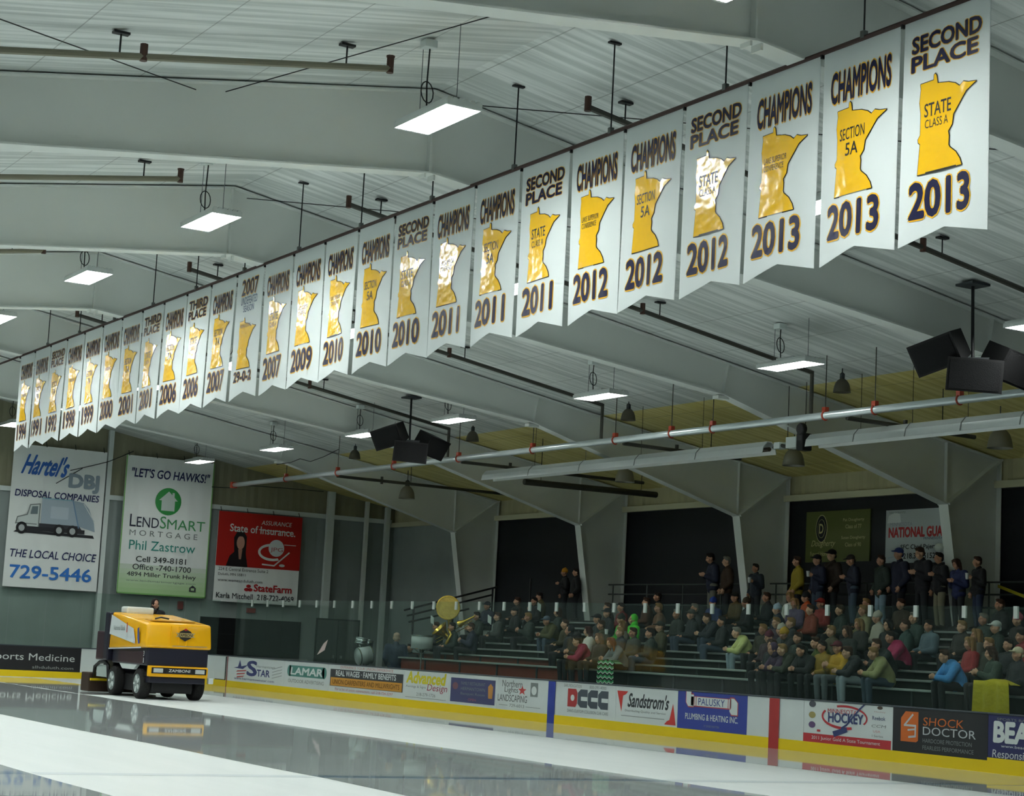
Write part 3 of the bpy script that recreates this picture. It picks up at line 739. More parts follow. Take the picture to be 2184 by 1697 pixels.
for i, y in enumerate((-7.6, -1.17, 5.34, 11.97, 16.97, 22.87, 29.13)):
    high_bay(-.83, y, 7.2, ['tube light right of the big speaker cluster beyond the frame', 'rightmost tube light over the stands side', 'second tube light from the right over the stands side', 'tube light just right of the small speaker cluster', 'tube light half hidden by the small speaker cluster', 'tube light left of the small speaker cluster', 'farthest tube light, above the green edged banner'][i], lit=LIT_DIM)
for i, y in enumerate((-14, -7, 0, 7, 14, 21)):
    high_bay(-19.4, y, 7.4, 'tube light over the left half of the ice outside the photo, %s from the camera' % P5[i])
for i, y in enumerate((-10, 0, 10, 20)):  # unseen row, added to brighten the left side of the ceiling
    high_bay(-24.0, y, 6.8, 'unseen tube light added over the far left of the ice outside the photo, %s from the camera' % P5[i])

# ------------------------------------------------------------------ bell lamps (switched off)
BELL = mat('#8b8a80', .45, .35, name='bell_shade'); BELLD = mat('#5d5a4c', .5, .3, name='bell_shade_dark')
def bell(x, y, z, zr, label, m=BELL, s=1.0, grp='bell lamps over the stands'):
    t = thing('bell_lamp', (x, y, z), label, 'lamp', grp)
    MB().lathe([(.27*s,0),(.262*s,.012),(.255*s,.08*s),(.235*s,.18*s),(.20*s,.28*s),(.14*s,.36*s),(.085*s,.40*s),(.06*s,.42*s)], (x, y, z), 20).build('shade', m, t, True)
    MB().lathe([(.06*s,.40*s),(.075*s,.42*s),(.075*s,.56*s),(.03*s,.6*s)], (x, y, z), 12, cap=True).build('ballast', DKGREY, t)
    MB().tube([(x, y, z+.58*s), (x, y, zr-.01)], .012, 6).build('stem', DKGREY, t)
for i, (px, py) in enumerate(((2133, 935), (1693, 975), (1333, 1012), (1086, 1040), (868, 1050))):
    p = at(px, py, 0, 5.0); p.z -= .2
    if i == 4: p = at(px, py, 0, 4.6); p.z -= .2
    bell(p.x, p.y, p.z, roofz(p.x), 'unlit bell lamp over the stands, %s from the right' % P5[i])
for i, (px, py) in enumerate(((1796, 820), (1340, 882), (1008, 928), (757, 967))):
    p = at(px, py, 0, 1.8); p.z -= .16
    bell(p.x, p.y, p.z, roofz(p.x), 'unlit bell lamp tucked up under the roof, %s from the right' % P5[i], BELLD, .68, 'bell lamps under the roof')

# ------------------------------------------------------------------ sprinkler pipes
GALV = mat('#ccd6d8', .3, .55, name='galvanised'); REDC = mat('#a8402a', .5, name='red_clamp')
m0 = at(2300, 832, 0, 1.0); m1 = at(500, 1033, 0, 1.0)
m0 = Vector((1, -7.5, 6.5)); m1 = Vector((1.0, 30.5, 6.66))
def mainz(y): return m0.z+(m1.z-m0.z)*(y-m0.y)/(m1.y-m0.y)
t = thing('sprinkler_main', (1, 10, 6.4), 'long silver sprinkler main pipe with red clamps under the frames', 'pipe')
MB().tube([m0, m1], .075, 14).build('pipe', GALV, t, True)
for px in (2047, 1866, 1760, 1520, 1432, 1312, 1136, 978, 840, 720, 610):
    lo, hi = -8., 32.
    for _ in range(40):
        m_ = (lo+hi)/2; d = Vector((1, m_, mainz(m_)))-CAM
        if 1092+F_PX*d.dot(R_)/d.dot(_f) > px: lo = m_
        else: hi = m_
    y = lo; z = mainz(y); mb = MB()
    mb.tube([(1+.085*cos(a), y, z+.085*sin(a)) for a in [pi*.45+pi*1.25*k/10 for k in range(11)]], .02, 6); mb.box((.95, y-.05, z+.07), (1.05, y+.05, z+.17))
    c = mb.build('clamp', REDC, t)
    MB().tube([(1, y, z+.17), (1.0, y, roofz(1)-.02)], .011, 6).build('clamp_rod', PIPE, c)
for nm, y in (('e', 30.5),):
    MB().box((.9, y-.02, 6.56), (1.1, y+.12, 6.76)).build('end_cap', REDC, t)
NB = ['nearest bay', 'second bay', 'third bay', 'fourth bay']
for i, y in enumerate((-7.25, .38, 8.0, 15.5)):
    # left of the ridge
    t = thing('sprinkler_branch', (-13, y, 8.6), 'dark sprinkler branch pipe left of the ridge in the %s' % NB[i], 'pipe', 'sprinkler branch pipes')
    xa, xb = -27.0, -12.55; dz = .33
    MB().tube([(xa, y, roofz(xa)-dz), (xb, y, roofz(xb)-dz)], .045, 8).build('pipe', mat('#807d6c', .5, .2), t)
    mb = MB().tube([(xb-.02, y, roofz(xb)-dz-.06), (xb-.02, y, roofz(xb)-dz+.15)], .05, 8); mb.lathe([(.06,0),(.06,.02)], (xb-.02, y, roofz(xb)-dz+.15), 8, cap=True); mb.build('sprinkler_head', mat('#4a3026', .5), t)
    for xh in (-13.2, -16.2, -19.2, -22.2):
        mb = MB().tube([(xh, y, roofz(xh)-dz+.03), (xh, y, roofz(xh)-.03)], .012, 6); mb.box((xh-.1, y-.05, roofz(xh)-.06), (xh+.1, y+.05, roofz(xh)-.03)); mb.build('pipe_hanger', BLACK, t)
    for xh in (-15.9,):
        MB().tube([(xh, y, roofz(xh)-dz-.05), (xh, y, roofz(xh)-dz+.16)], .05, 8).build('sprinkler_head', mat('#4a3026', .5), t)
    # right of the ridge
    t = thing('sprinkler_branch', (-4, y, 8.0), 'dark sprinkler branch pipe right of the ridge in the %s' % NB[i], 'pipe', 'sprinkler branch pipes')
    xa, xb = -9.5, .98
    MB().tube([(xa, y, roofz(xa)-dz), (xb, y, roofz(xb)-dz)], .045, 8).build('pipe', PIPE, t)
    MB().tube([(xb, y, roofz(xb)-dz+.03), (xb, y, mainz(y)+.08)], .04, 8).build('riser', PIPE, t)
    for xh in (xa+.02, -6.2, -3.2):
        MB().tube([(xh, y, roofz(xh)-dz-.06), (xh, y, roofz(xh)-dz+.15)], .05, 8).build('sprinkler_head', mat('#4a3026', .5), t)
    for xh in (-8.85, -5.6, -2.8):
        mb = MB().tube([(xh, y, roofz(xh)-dz+.03), (xh, y, roofz(xh)-.03)], .012, 6); mb.box((xh-.1, y-.05, roofz(xh)-.06), (xh+.1, y+.05, roofz(xh)-.03)); mb.build('pipe_hanger', BLACK, t)
for i, y in enumerate((-.6, 7.2, 14.9, 22.6)):
    t = thing('sprinkler_branch', (3, y, 6.2), 'dark sprinkler pipe from the silver main toward the side wall in the %s' % NB[i], 'pipe', 'low sprinkler pipes over the stands')
    z = mainz(y)-.08
    MB().tube([(1.08, y, z), (7.0 if i > 1 else 4.5, y, z-.03)], .045, 8).build('pipe', PIPE, t)
    MB().tube([(2.6, y, z-.1), (2.6, y, z+.12)], .045, 8).build('sprinkler_head', PIPE, t)
    MB().tube([(3.6, y, z+.03), (3.6, y, roofz(3.6)-.02)], .01, 6).build('pipe_hanger', BLACK, t)
q0, q1 = at(1118, 1027, 1, 14.6), at(1400, 1055, 1, 14.6)
t = thing('rail_beam', q0, 'thick dark rail running toward the wall below the left heater', 'rail')
MB().tube([q0, q1], .085, 8).build('beam', mat('#3a3b33', .6), t)
for k in (.12, .88): q = q0+(q1-q0)*k; MB().tube([q, (q.x, q.y, roofz(q.x)-.01)], .008, 5).build('hanger_wire', BLACK, t)

# ------------------------------------------------------------------ radiant tube heaters
ALU = mat('#dfe5e5', .38, .45, name='aluminium_reflector', var=.05)
HX = 2.2
def heater(pa, pb, label, n):
    a = at(*pa, 0, HX); b = at(*pb, 0, HX)
    t = thing('tube_heater', (HX, (a.y+b.y)/2, a.z), label, 'heater', 'radiant tube heaters')
    z0, z1 = a.z, b.z; k = 12; mb = MB()
    prof = [(-.20, -.12), (-.17, .03), (-.06, .15), (.06, .15), (.17, .03), (.20, -.12), (.185, -.12), (.155, .02), (.05, .135), (-.05, .135), (-.155, .02), (-.185, -.12)]
    vs = []; fs = []; m = len(prof)
    for i in range(k+1):
        y = a.y+(b.y-a.y)*i/k; z = z0+(z1-z0)*i/k
        vs += [(HX+u, y, z+v) for u, v in prof]
    for i in range(k):
        for j in range(m): fs.append((i*m+j, i*m+(j+1) % m, (i+1)*m+(j+1) % m, (i+1)*m+j))
    fs += [list(range(m)), [k*m+j for j in range(m)][::-1]]
    mb.add(vs, fs); mb.build('reflector', ALU, t)
    MB().tube([(HX, a.y, z0-.02), (HX, b.y, z1-.02)], .05, 10).build('burner_tube', mat('#5a5148', .5, .5), t)
    for i in range(1, n):
        y = a.y+(b.y-a.y)*i/n; z = z0+(z1-z0)*i/n
        c = MB(); c.tube([(HX+u*1.03, y, z+v*1.03+.004) for u, v in prof[:6]], .012, 5); c = c.build('strap', mat('#8f9593', .4, .6), t)
        MB().tube([(HX, y, z+.15), (HX, y, roofz(HX)-.02)], .006, 5).build('hanger_wire', BLACK, c)
    return a, b
ha, hb = heater((1641, 956), (1040, 1016), 'left silver radiant tube heater hanging over the stands', 5)
hc, hd = heater((2330, 879), (1732, 942), 'right silver radiant tube heater hanging over the stands', 5)
q = (ha+hd)/2
t = thing('heater_burner', (HX, q.y, q.z), 'black and white burner box between the two tube heaters', 'burner')
MB().bbox((HX-.12, q.y-.32, q.z-.08), (HX+.12, q.y+.02, q.z+.16), .015).build('control_box', WHITE, t)
MB().bbox((HX-.13, q.y-.56, q.z-.15), (HX+.13, q.y-.34, q.z+.22), .03).build('burner_housing', BLACK, t)
MB().lathe([(.11,-.06),(.13,-.04),(.13,.04),(.11,.06)], n=14, M=Matrix.Translation((HX-.1, q.y-.48, q.z+.3)) @ Matrix.Rotation(pi/2, 4, 'Y'), cap=True).build('blower', BLACK, t)
MB().tube([(HX, q.y+.05, q.z-.05), (HX-.05, q.y+.4, q.z+.05), (HX, q.y+.55, q.z-.02)], .04, 8).build('gas_pipe', PIPE, t)
mb = MB(); mb.bbox((HX-.1, q.y+.25, q.z-.06), (HX+.1, q.y+.45, q.z+.08), .01); mb.build('gas_valve', WHITE, t)
mb = MB(); mb.tube([(HX, q.y-.48, q.z+.2), (HX, q.y-.48, roofz(HX)-.02)], .008, 5); mb.tube([(HX, q.y+.1, q.z+.16), (HX, q.y+.1, roofz(HX)-.02)], .008, 5); mb.build('hanger_wire', BLACK, t)

# ------------------------------------------------------------------ speaker clusters
SPK = mat('#0a0b0d', .7, name='speaker_black'); SPG = mat('#0e0f11', .9, name='speaker_grille', bump=.3, bscale=80)
def wedge(M, w, h, d):
    """loudspeaker box, front face toward local -Y, narrower at the back"""
    f = [(-w/2,-d/2,-h/2),(w/2,-d/2,-h/2),(w/2,-d/2,h/2),(-w/2,-d/2,h/2)]; b = [(-w*.32,d/2,-h*.42),(w*.32,d/2,-h*.42),(w*.32,d/2,h*.42),(-w*.32,d/2,h*.42)]
    mb = MB(); mb.add([M @ Vector(q) for q in f+b], [(0,1,2,3),(7,6,5,4),(0,4,5,1),(1,5,6,2),(2,6,7,3),(3,7,4,0)])
    return mb
def speakers(c, s, label):
    c = Vector(c); t = thing('speaker_cluster', c, label, 'loudspeakers', 'speaker clusters over the ice')
    view = Vector((CAM.x-c.x, CAM.y-c.y)).normalized(); ang = math.atan2(view.x, -view.y)
    base = Matrix.Translation(c) @ Matrix.Rotation(ang, 4, 'Z')
    for nm, off, rz, rx, ry in (('l', (-.50, -.05, .20), -38, 24, -12), ('c', (.0, -.18, -.26), 12, 10, 2), ('r', (.60, .22, .02), 55, 28, 6)):
        M = base @ Matrix.Translation(Vector(off)*s) @ Matrix.Rotation(radians(rz), 4, 'Z') @ Matrix.Rotation(radians(ry), 4, 'Y') @ Matrix.Rotation(radians(rx), 4, 'X')
        b = wedge(M, 1.0*s, .60*s, .62*s).build('speaker_box', SPK, t)
        mb = MB(); mb.box((-.45*s, -.325*s, -.26*s), (.45*s, -.305*s, .26*s), M); mb.build('grille', SPG, b)
    zr = roofz(c.x)
    MB().tube([base @ Vector((.02*s, .05, -.1)), (c.x, c.y, zr-.04)], .028, 8).build('pole', BLACK, t)
    MB().box((c.x-.2, c.y-.2, zr-.075), (c.x+.2, c.y+.2, zr-.035)).build('roof_plate', DKGREY, t)
    MB().box((-.3*s, -.05*s, .02*s), (.4*s, .12*s, .08*s), base).build('yoke', DKGREY, t)
speakers(at(2072, 772, 0, -.95), .92, 'large black speaker cluster hanging at the right edge')
speakers(at(872, 944, 0, -.76), .90, 'smaller black speaker cluster hanging left of centre')
#PART2
#PART2
# ------------------------------------------------------------------ end wall banners
BCL = mat('#e6ebe9', .6, 0, .3, 'wall_banner_cloth', .2, 1.2)
def wall_banner(x0, x1, z0, z1, label, base, painter, y=YE-.3, folds=True):
    t = thing('wall_banner', ((x0+x1)/2, y, z0), label, 'banner', 'sponsor banners on the end wall')
    n = 24; mb = MB(); vs = []
    for z in (z0, z1):
        for i in range(n+1): vs.append((x0+(x1-x0)*i/n, y+.012*sin(i*1.7), z))
    m = len(vs); vs += [(a, b+.008, c) for a, b, c in vs]
    fs = [(i, i+1, n+2+i, n+1+i) for i in range(n)]; fs += [tuple(q+m for q in f[::-1]) for f in fs]
    mb.add(vs, fs); mb.build('cloth', base, t, True)
    P = Print((x0, y-.016, z0), (1, 0, 0), (0, 0, 1), (0, -1, 0)); P.STEP = .004; painter(P, x1-x0, z1-z0); P.build('printed_artwork', t)
    for k in range(4): xx = x0+.1+(x1-x0-.2)*k/3; MB().tube([(xx, y, z1-.02), (xx, y+.12, z1+.16)], .012, 5).build('tie', BLACK, t)
    return t
DB = C('#1d2558'); SKY = C('#2f74c8'); LTB = C('#a7b6c2')
def art_truck(P, w, h):
    P.text("Hartel's", .3, h-.95, 2.0, h-.3, C('#2f63b5'), off=.03, shear=.35, rise=-.02)
    P.strip([(1.5, h-1.2), (2.35, h-.62)], .03, DKGREY); P.text('DBJ', 1.95, h-1.42, 2.95, h-.85, C('#8a9aa6'), off=.05)
    P.text('DISPOSAL COMPANIES', .15, h-1.72, 3.02, h-1.5, DB, off=.02, shear=.1)
    z = 1.78
    P.poly([(.2, z+.02), (2.95, z-.02), (2.9, z+.08), (.3, z+.1)], C('#23252b'))
    P.strip([(.25, z+.3), (.3, z+.52), (.62, z+.62), (.7, z+.95), (1.02, z+1.0), (1.02, z+.2)], .035, GREY, 2); P.poly([(.25, z+.3), (.3, z+.52), (.62, z+.62), (.7, z+.95), (1.02, z+1.0), (1.02, z+.2), (.3, z+.2)], WHITE, 2); P.poly([(.72, z+.64), (.76, z+.9), (.96, z+.92), (.96, z+.66)], C('#6b7a80'), 3)
    P.poly([(1.08, z+.36), (1.08, z+1.2), (2.12, z+1.2), (2.35, z+.36)], LTB, 2); P.poly([(2.12, z+1.2), (2.35, z+.36), (2.95, z+.2), (2.9, z+.5), (2.7, z+.95), (2.5, z+1.15)], C('#98a9b6'), 3)
    P.strip([(2.12, z+1.2), (2.38, z+.3)], .04, C('#6f8fb0'), 4); P.rect(.3, z+.1, 2.6, z+.24, C('#26272d'), 3); P.poly([(1.0, z+.12), (1.0, z+.36), (2.4, z+.36), (2.55, z+.16)], C('#33343c'), 2); P.rect(1.4, z+.55, 2.0, z+.95, C('#b9c6d0'), 3)
    P.strip([(1.08, z+1.2), (2.12, z+1.2)], .03, C('#7fb0c0'), 4); P.strip([(2.5, z+1.12), (2.9, z+.55)], .03, WHITE, 5); P.strip([(.28, z+.32), (.95, z+.32)], .03, GREY, 4)
    for u in (.46, 1.72, 2.18):
        P.ell(u, z+.17, .19, .2, C('#1d1e22'), 4); P.ell(u, z+.17, .1, .11, C('#b3b9ba'), 5)
    P.text('THE LOCAL CHOICE', .12, .98, 3.08, 1.24, DB, off=.01, shear=.15); P.text('729-5446', .2, .3, 2.95, .72, SKY, off=.02)
def art_house(P, w, h):
    g = C('#2f9447'); k = C('#23283c'); t = C('#2f8f83')
    for u0, v0, u1, v1 in ((0, 0, w, .05), (0, 0, .04, h), (w-.04, 0, w, h)): P.rect(u0, v0, u1, v1, C('#7fb56a'), .5)
    for q in range(6): P.rect(.04, .05+.16*q, w-.04, .21+.16*q, mat(('#aed09a', '#b4d2a2', '#b9d5ab', '#bfd6b4', '#c4d7bd', '#cad7c7')[q], .6), .5)
    P.text('"LET\'S GO HAWKS!"', .2, h-.72, w-.15, h-.42, DB, off=.02, shear=.1)
    P.ell(w*.5, h-1.48, .47, .47, g, 1, n=32)
    P.poly([(w*.5-.34, h-1.45), (w*.5, h-1.13), (w*.5+.13, h-1.25), (w*.5+.13, h-1.17), (w*.5+.21, h-1.17), (w*.5+.21, h-1.32), (w*.5+.34, h-1.45), (w*.5+.24, h-1.45), (w*.5+.24, h-1.8), (w*.5-.24, h-1.8), (w*.5-.24, h-1.45)], C('#c5d2cc'), 2)
    P.text('L', .28, h-2.42, .5, h-2.0, k); P.text('END', .53, h-2.42, 1.32, h-2.08, k); P.text('S', 1.36, h-2.42, 1.58, h-2.0, C('#4a9a62')); P.text('MART', 1.62, h-2.42, w-.2, h-2.08, C('#4a9a62'))
    P.text('M O R T G A G E', .3, h-2.72, w-.45, h-2.53, GREY); P.text('Phil Zastrow', .32, h-3.2, w-.5, h-2.88, t)
    for i, (tx, a, b) in enumerate((('Cell 349-8181', .6, w-.8), ('Office -740-1700', .5, w-.6), ('4894 Miller Trunk Hwy', .32, w-.4))): P.text(tx, a, h-3.6-.27*i, b, h-3.41-.27*i, C('#333a3a'), off=.01)
    P.text('www.lendsmartmortgage.com', .3, .42, w-.4, .5, GREY); P.poly([(w-.62, .2), (w-.62, .33), (w-.5, .42), (w-.38, .33), (w-.38, .2)], DKGREY, 7); P.rect(w-.56, .24, w-.44, .32, C('#b4d0a0'), 8)
def art_red(P, w, h):
    P.rect(0, 1.24, w, h, C('#b02019')); wt = WHITE
    P.text('State of Insurance.', .45, h-.68, w-.25, h-.42, wt, 2, off=.015, rise=-.03); P.text('ASSURANCE', 1.62, h-.37, w-.4, h-.22, wt, 2, shear=.15); P.strip([(1.55, h-.55), (w-.4, h-.57)], .03, wt, 3)
    P.poly([(.38, 1.24), (.5, 1.6), (.66, 1.75), (.62, 2.25), (.75, 2.5), (.95, 2.52), (1.1, 2.3), (1.1, 1.7), (1.2, 1.24)], C('#1a1518'), 2)
    P.ell(.88, 2.08, .15, .24, C('#b98a78'), 3); P.poly([(.7, 2.2), (.75, 2.4), (.98, 2.42), (1.04, 2.2), (.95, 2.3), (.8, 2.3)], C('#1a1518'), 4); P.poly([(.8, 1.85), (.96, 1.85), (.93, 1.5), (.85, 1.5)], C('#a87a68'), 3)
    P.ell(2.25, 1.98, .3, .3, C('#cfd6d8'), 2); P.arc(2.1, 1.82, .5, .26, 60, 300, .09, wt, 3); P.text('JPG', 2.02, 1.82, 2.5, 2.0, C('#b05a58'), 4)
    P.strip([(1.75, 1.38), (2.2, 1.36), (2.75, 1.85)], .05, wt, 4); P.ell(2.5, 1.38, .11, .05, wt, 4); P.strip([(2.55, 2.12), (w-.2, 2.12)], .025, wt, 3)
    d = C('#3a3f44')
    P.text('224 E Central Entrance Suite 2', .12, 1.08, 2.0, 1.19, d); P.text('Duluth, MN 55811', .12, .9, 1.15, 1.0, d); P.text('www.wemeanduluth.com', .12, .7, 1.8, .8, d)
    P.text('StateFarm', 1.5, .42, w-.25, .66, C('#b5272b'), off=.03)
    for a, b in ((1.22, .46), (1.36, .46), (1.29, .58)): P.ell(a, b, .09, .06, C('#b5272b'), 2)
    P.text('Karla Mitchell  218-722-4069', .1, .12, w-.15, .31, C('#23272c'), off=.01)
wall_banner(-5.9, -2.72, 2.84, 7.55, 'tall white banner picturing a garbage truck with blue phone number', BCL, art_truck)
wall_banner(-2.03, 1.17, 2.84, 7.55, 'tall pale green banner with a house in a green circle', BCL, art_house)
wall_banner(1.46, 4.65, 2.78, 5.92, 'shorter red and white insurance banner with a portrait', BCL, art_red)
# signs on the dark side wall
def wall_sign(y1, y0, z0, z1, label, base, painter):
    t = thing('wall_sign', (WX-.03, (y0+y1)/2, z0), label, 'sign')
    MB().box((WX-.04, y0, z0), (WX-.001, y1, z1)).build('panel', base, t)
    P = Print((WX-.041, y1, z0), (0, -1, 0), (0, 0, 1), (-1, 0, 0)); P.parent = t; painter(P, y1-y0, z1-z0); P.build('lettering', t)
def art_d(P, w, h):
    g = C('#c9c48a'); k = C('#15181c')
    P.ell(.62, .86, .23, .36, g); P.ell(.62, .86, .21, .34, k, 2); P.ell(.62, .86, .15, .24, g, 3); P.ell(.62, .86, .14, .23, k, 4); P.text('D', .54, .74, .70, .98, g, 5, off=.02)
    P.part('emblem')
    for tx, a, b, z in (('Pat Dougherty', 1.45, 2.25, 1.0), ('Class of 77', 1.55, 2.15, .84), ('Susan Dougherty', 1.4, 2.3, .55), ('Class of 90', 1.55, 2.15, .38)): P.text(tx, a, z, b, z+.1, g)
    P.part('names')
    P.text('Dougherty', .2, .36, 1.2, .56, g, shear=.4); P.text('Funeral Home', .2, .16, .9, .27, g)
wall_sign(9.47, 7.0, 4.26, 5.57, 'olive green sign with a white D in a black oval', C('#5f6632'), art_d)
def art_ng(P, w, h):
    P.poly([(.05, .98), (.55, .98), (.5, 1.2), (.3, 1.24), (.1, 1.16)], C('#d9dfe0')); P.text('MINNESOTA', .15, .9, .95, .99, C('#9a9fb0'), shear=.1); P.text('opportunity', .12, 1.2, .7, 1.27, GREY)
    P.part('heading')
    P.text('NATIONAL GUARD', .12, .63, 2.3, .86, C('#b3282c'), off=.05); P.text('MINNESOTA', 1.35, .55, 2.0, .61, C('#34406f'))
    P.part('title')
    P.text('SFC Chad Pajerzak', .55, .3, 1.95, .44, C('#23252b'), off=.02); P.text('218.310.5152', .65, .1, 1.75, .23, C('#23252b'), off=.02); P.strip([(.1, .12), (.5, .18)], .03, LTB)
wall_sign(6.42, 3.1, 4.2, 5.5, 'white sign with red capitals partly behind the right column', C('#b9c2c6'), art_ng)
# exit sign, and a red box painted in for a fire alarm reflection
t = tag(MB().bbox((2.86, YE-.1, 2.44), (3.18, YE-.004, 2.61), .015).build('exit_sign', mat('#8e2422', .5)), 'small red exit sign above the dark doorway', 'sign')
t = tag(MB().bbox((.28, YE-.1, 2.42), (.48, YE-.004, 2.7), .02).build('alarm_reflection', mat('#6e1f1c', .5)), 'dim red alarm reflection modelled as a box left of the exit sign', 'alarm')
wire([at(150, 1003, 1, YE-.5), at(200, 992, 1, YE-.5), at(232, 984, 1, YE-.5), at(262, 972, 1, YE-.5), at(285, 962, 1, YE-.5)], .014, 'cable', BLACK, 'black cable slung between the two tall wall banners', 'cable')
wire([at(452, 1038, 1, YE-.4), at(490, 1040, 1, YE-.4), at(515, 1034, 1, YE-.4), at(600, 1040, 1, YE-.4), at(690, 1048, 1, YE-.4)], .014, 'cable', BLACK, 'black cable along the end wall above the red banner', 'cable')
pa, pb = at(590, 990, 0, .5), at(690, 974, 0, .5)
wire([pa, at(620, 986, 0, .5), at(640, 978, 0, .5), at(662, 984, 0, .5), pb, at(722, 958, 0, .5)], .012, 'cable', BLACK, 'sagging black cable near the farthest roof frame', 'cable')

# ------------------------------------------------------------------ bleachers
NR = 8
def row_x(r): return 1.6+.62*r
def seat_z(r): return 1.27+.175*r
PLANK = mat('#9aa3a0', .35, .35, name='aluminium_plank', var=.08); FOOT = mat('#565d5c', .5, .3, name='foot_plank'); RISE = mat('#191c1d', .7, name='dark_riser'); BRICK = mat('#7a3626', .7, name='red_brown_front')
def bleacher(y0, y1, label, front):
    t = thing('bleacher', ((1.1+6.2)/2, (y0+y1)/2, 0), label, 'bleacher')
    for r in range(NR):
        x, z = row_x(r), seat_z(r)
        MB().bbox((x-.12, y0, z-.045), (x+.14, y1, z), .01).build('seat_plank', PLANK, t)
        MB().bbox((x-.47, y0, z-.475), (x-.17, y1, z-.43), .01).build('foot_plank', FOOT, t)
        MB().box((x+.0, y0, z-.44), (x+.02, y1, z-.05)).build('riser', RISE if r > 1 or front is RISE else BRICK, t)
        n = max(2, int((y1-y0)/1.8)); mb = MB()
        for k in range(n+1):
            yy = y0+.1+(y1-y0-.2)*k/n; mb.box((x-.03, yy-.025, z-.47), (x-.001, yy+.025, z-.045))
        mb.build('seat_bracket', DKGREY, t)
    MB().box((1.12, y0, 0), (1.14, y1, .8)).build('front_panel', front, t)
    mb = MB(); n = max(2, int((y1-y0)/1.8))
    for k in range(n+1):
        yy = y0+.1+(y1-y0-.2)*k/n
        mb.prism([(1.2, 0), (6.1, 0), (6.1, 1.95), (1.2, .72)], 1, yy-.03, yy+.03)
    mb.build('support_frame', BLACK, t)
bleacher(9.3, 19.3, 'left section of bleachers with red brown front under the band', BRICK)
bleacher(.1, 9.2, 'middle section of bleachers with empty lower benches', RISE)
bleacher(-12.0, 0.0, 'right section of bleachers packed with spectators', RISE)
struct(MB().box((6.25, -12, 2.35), (WX-.01, 18.3, 2.55)).build('floor_walkway', mat('#2d3130', .8)), 'raised walkway behind the bleachers')
struct(MB().box((6.25, -12, 0), (6.3, 18.3, 2.34)).build('trim_20', RISE), 'dark face under the walkway')
RAILM = mat('#59605f', .4, .6, name='rail_grey')
for i, (a, b) in enumerate(((17.92, 10.3), (10.3, 2.68), (2.68, -4.94))):
    t = thing('guard_rail', (7.95, (a+b)/2, 2.55), 'grey three bar guard rail before the dark wall, %s bay' % ('left', 'middle', 'right')[i], 'railing', 'guard rails along the walkway')
    for z in (3.1, 3.4, 3.68): MB().tube([(7.95, b+.06, z), (7.95, a-.06, z)], .022, 6).build('rail', RAILM, t)
    for k in range(5): yy = b+.3+(a-b-.6)*k/4; MB().tube([(7.95, yy, 2.55), (7.95, yy, 3.68)], .022, 6).build('post', RAILM, t)
t = thing('ramp_rail', (4, 19.45, 0), 'dark sloping stair rail at the far end of the bleachers', 'railing')
for q in (((862, 1301), (1062, 1251)), ((868, 1313), (1050, 1268)), ((872, 1326), (1000, 1298))):
    MB().tube([at(*q[0], 1, 19.45), at(*q[1], 1, 19.45)], .03, 6).build('rail', BLACK, t)
for x in (2.3, 3.6, 4.9, 6.2):
    p = at(862, 1301, 1, 19.45); p2 = at(1062, 1251, 1, 19.45); z = p.z+(p2.z-p.z)*(x-p.x)/(p2.x-p.x); MB().tube([(x, 19.45, 0), (x, 19.45, z)], .03, 6).build('post', BLACK, t)
t = thing('caution_tape', (7.4, .5, 3.3), 'yellow tape slanting down beside the right column', 'tape')
a, b = at(2128, 1246, 0, 7.5), at(2184, 1268, 0, 7.5)
MB().add([a, b+(b-a)*.5, b+(b-a)*.5-Vector((0, 0, .07)), a-Vector((0, 0, .07))]+[q+Vector((.006, 0, 0)) for q in (a, b+(b-a)*.5, b+(b-a)*.5-Vector((0, 0, .07)), a-Vector((0, 0, .07)))], [(0,1,2,3),(7,6,5,4),(0,4,5,1),(2,6,7,3)]).build('tape', mat('#b5a82a', .5), t)

# ------------------------------------------------------------------ people
def remesh(mb, voxel, smooth=2):
    me = bpy.data.meshes.new('r'); me.from_pydata([tuple(v) for v in mb.v], [], mb.f); me.update()
    o = bpy.data.objects.new('r', me); COL.objects.link(o)
    md = o.modifiers.new('v', 'REMESH'); md.mode = 'VOXEL'; md.voxel_size = voxel; md.use_smooth_shade = True
    if smooth:
        ms = o.modifiers.new('s', 'SMOOTH'); ms.iterations = smooth; ms.factor = .5
    r = bpy.data.meshes.new_from_object(o.evaluated_get(bpy.context.evaluated_depsgraph_get()))
    bpy.data.objects.remove(o); bpy.data.meshes.remove(me)
    return r
def V(*a): return Vector(a)
def head_shape(mb, c, tilt=0.0):
    M = Matrix.Translation(c) @ Matrix.Rotation(tilt, 4, 'X')
    def e(p, r): mb.ell((0,0,0), r, Matrix.Translation(M @ Vector(p)).to_3x3() if 0 else None) if 0 else mb.add([M @ (Vector((r[0]*sin(pi*i/8)*cos(2*pi*k/12), r[1]*sin(pi*i/8)*sin(2*pi*k/12), r[2]*cos(pi*i/8)))+Vector(p)) for i in range(9) for k in range(12)], [(i*12+k, (i+1)*12+k, (i+1)*12+(k+1) % 12, i*12+(k+1) % 12) for i in range(8) for k in range(12)])
    e((0, .012, .03), (.078, .095, .095)); e((0, -.02, -.045), (.062, .075, .085)); e((0, -.035, -.085), (.04, .045, .035))
    e((0, -.1, -.025), (.016, .022, .03)); e((0, -.082, .02), (.055, .018, .016)); e((0, -.082, -.072), (.028, .016, .012))
    for s in (-1, 1): e((s*.08, .01, -.02), (.014, .026, .034)); e((s*.045, -.062, -.04), (.028, .024, .026))
    return M
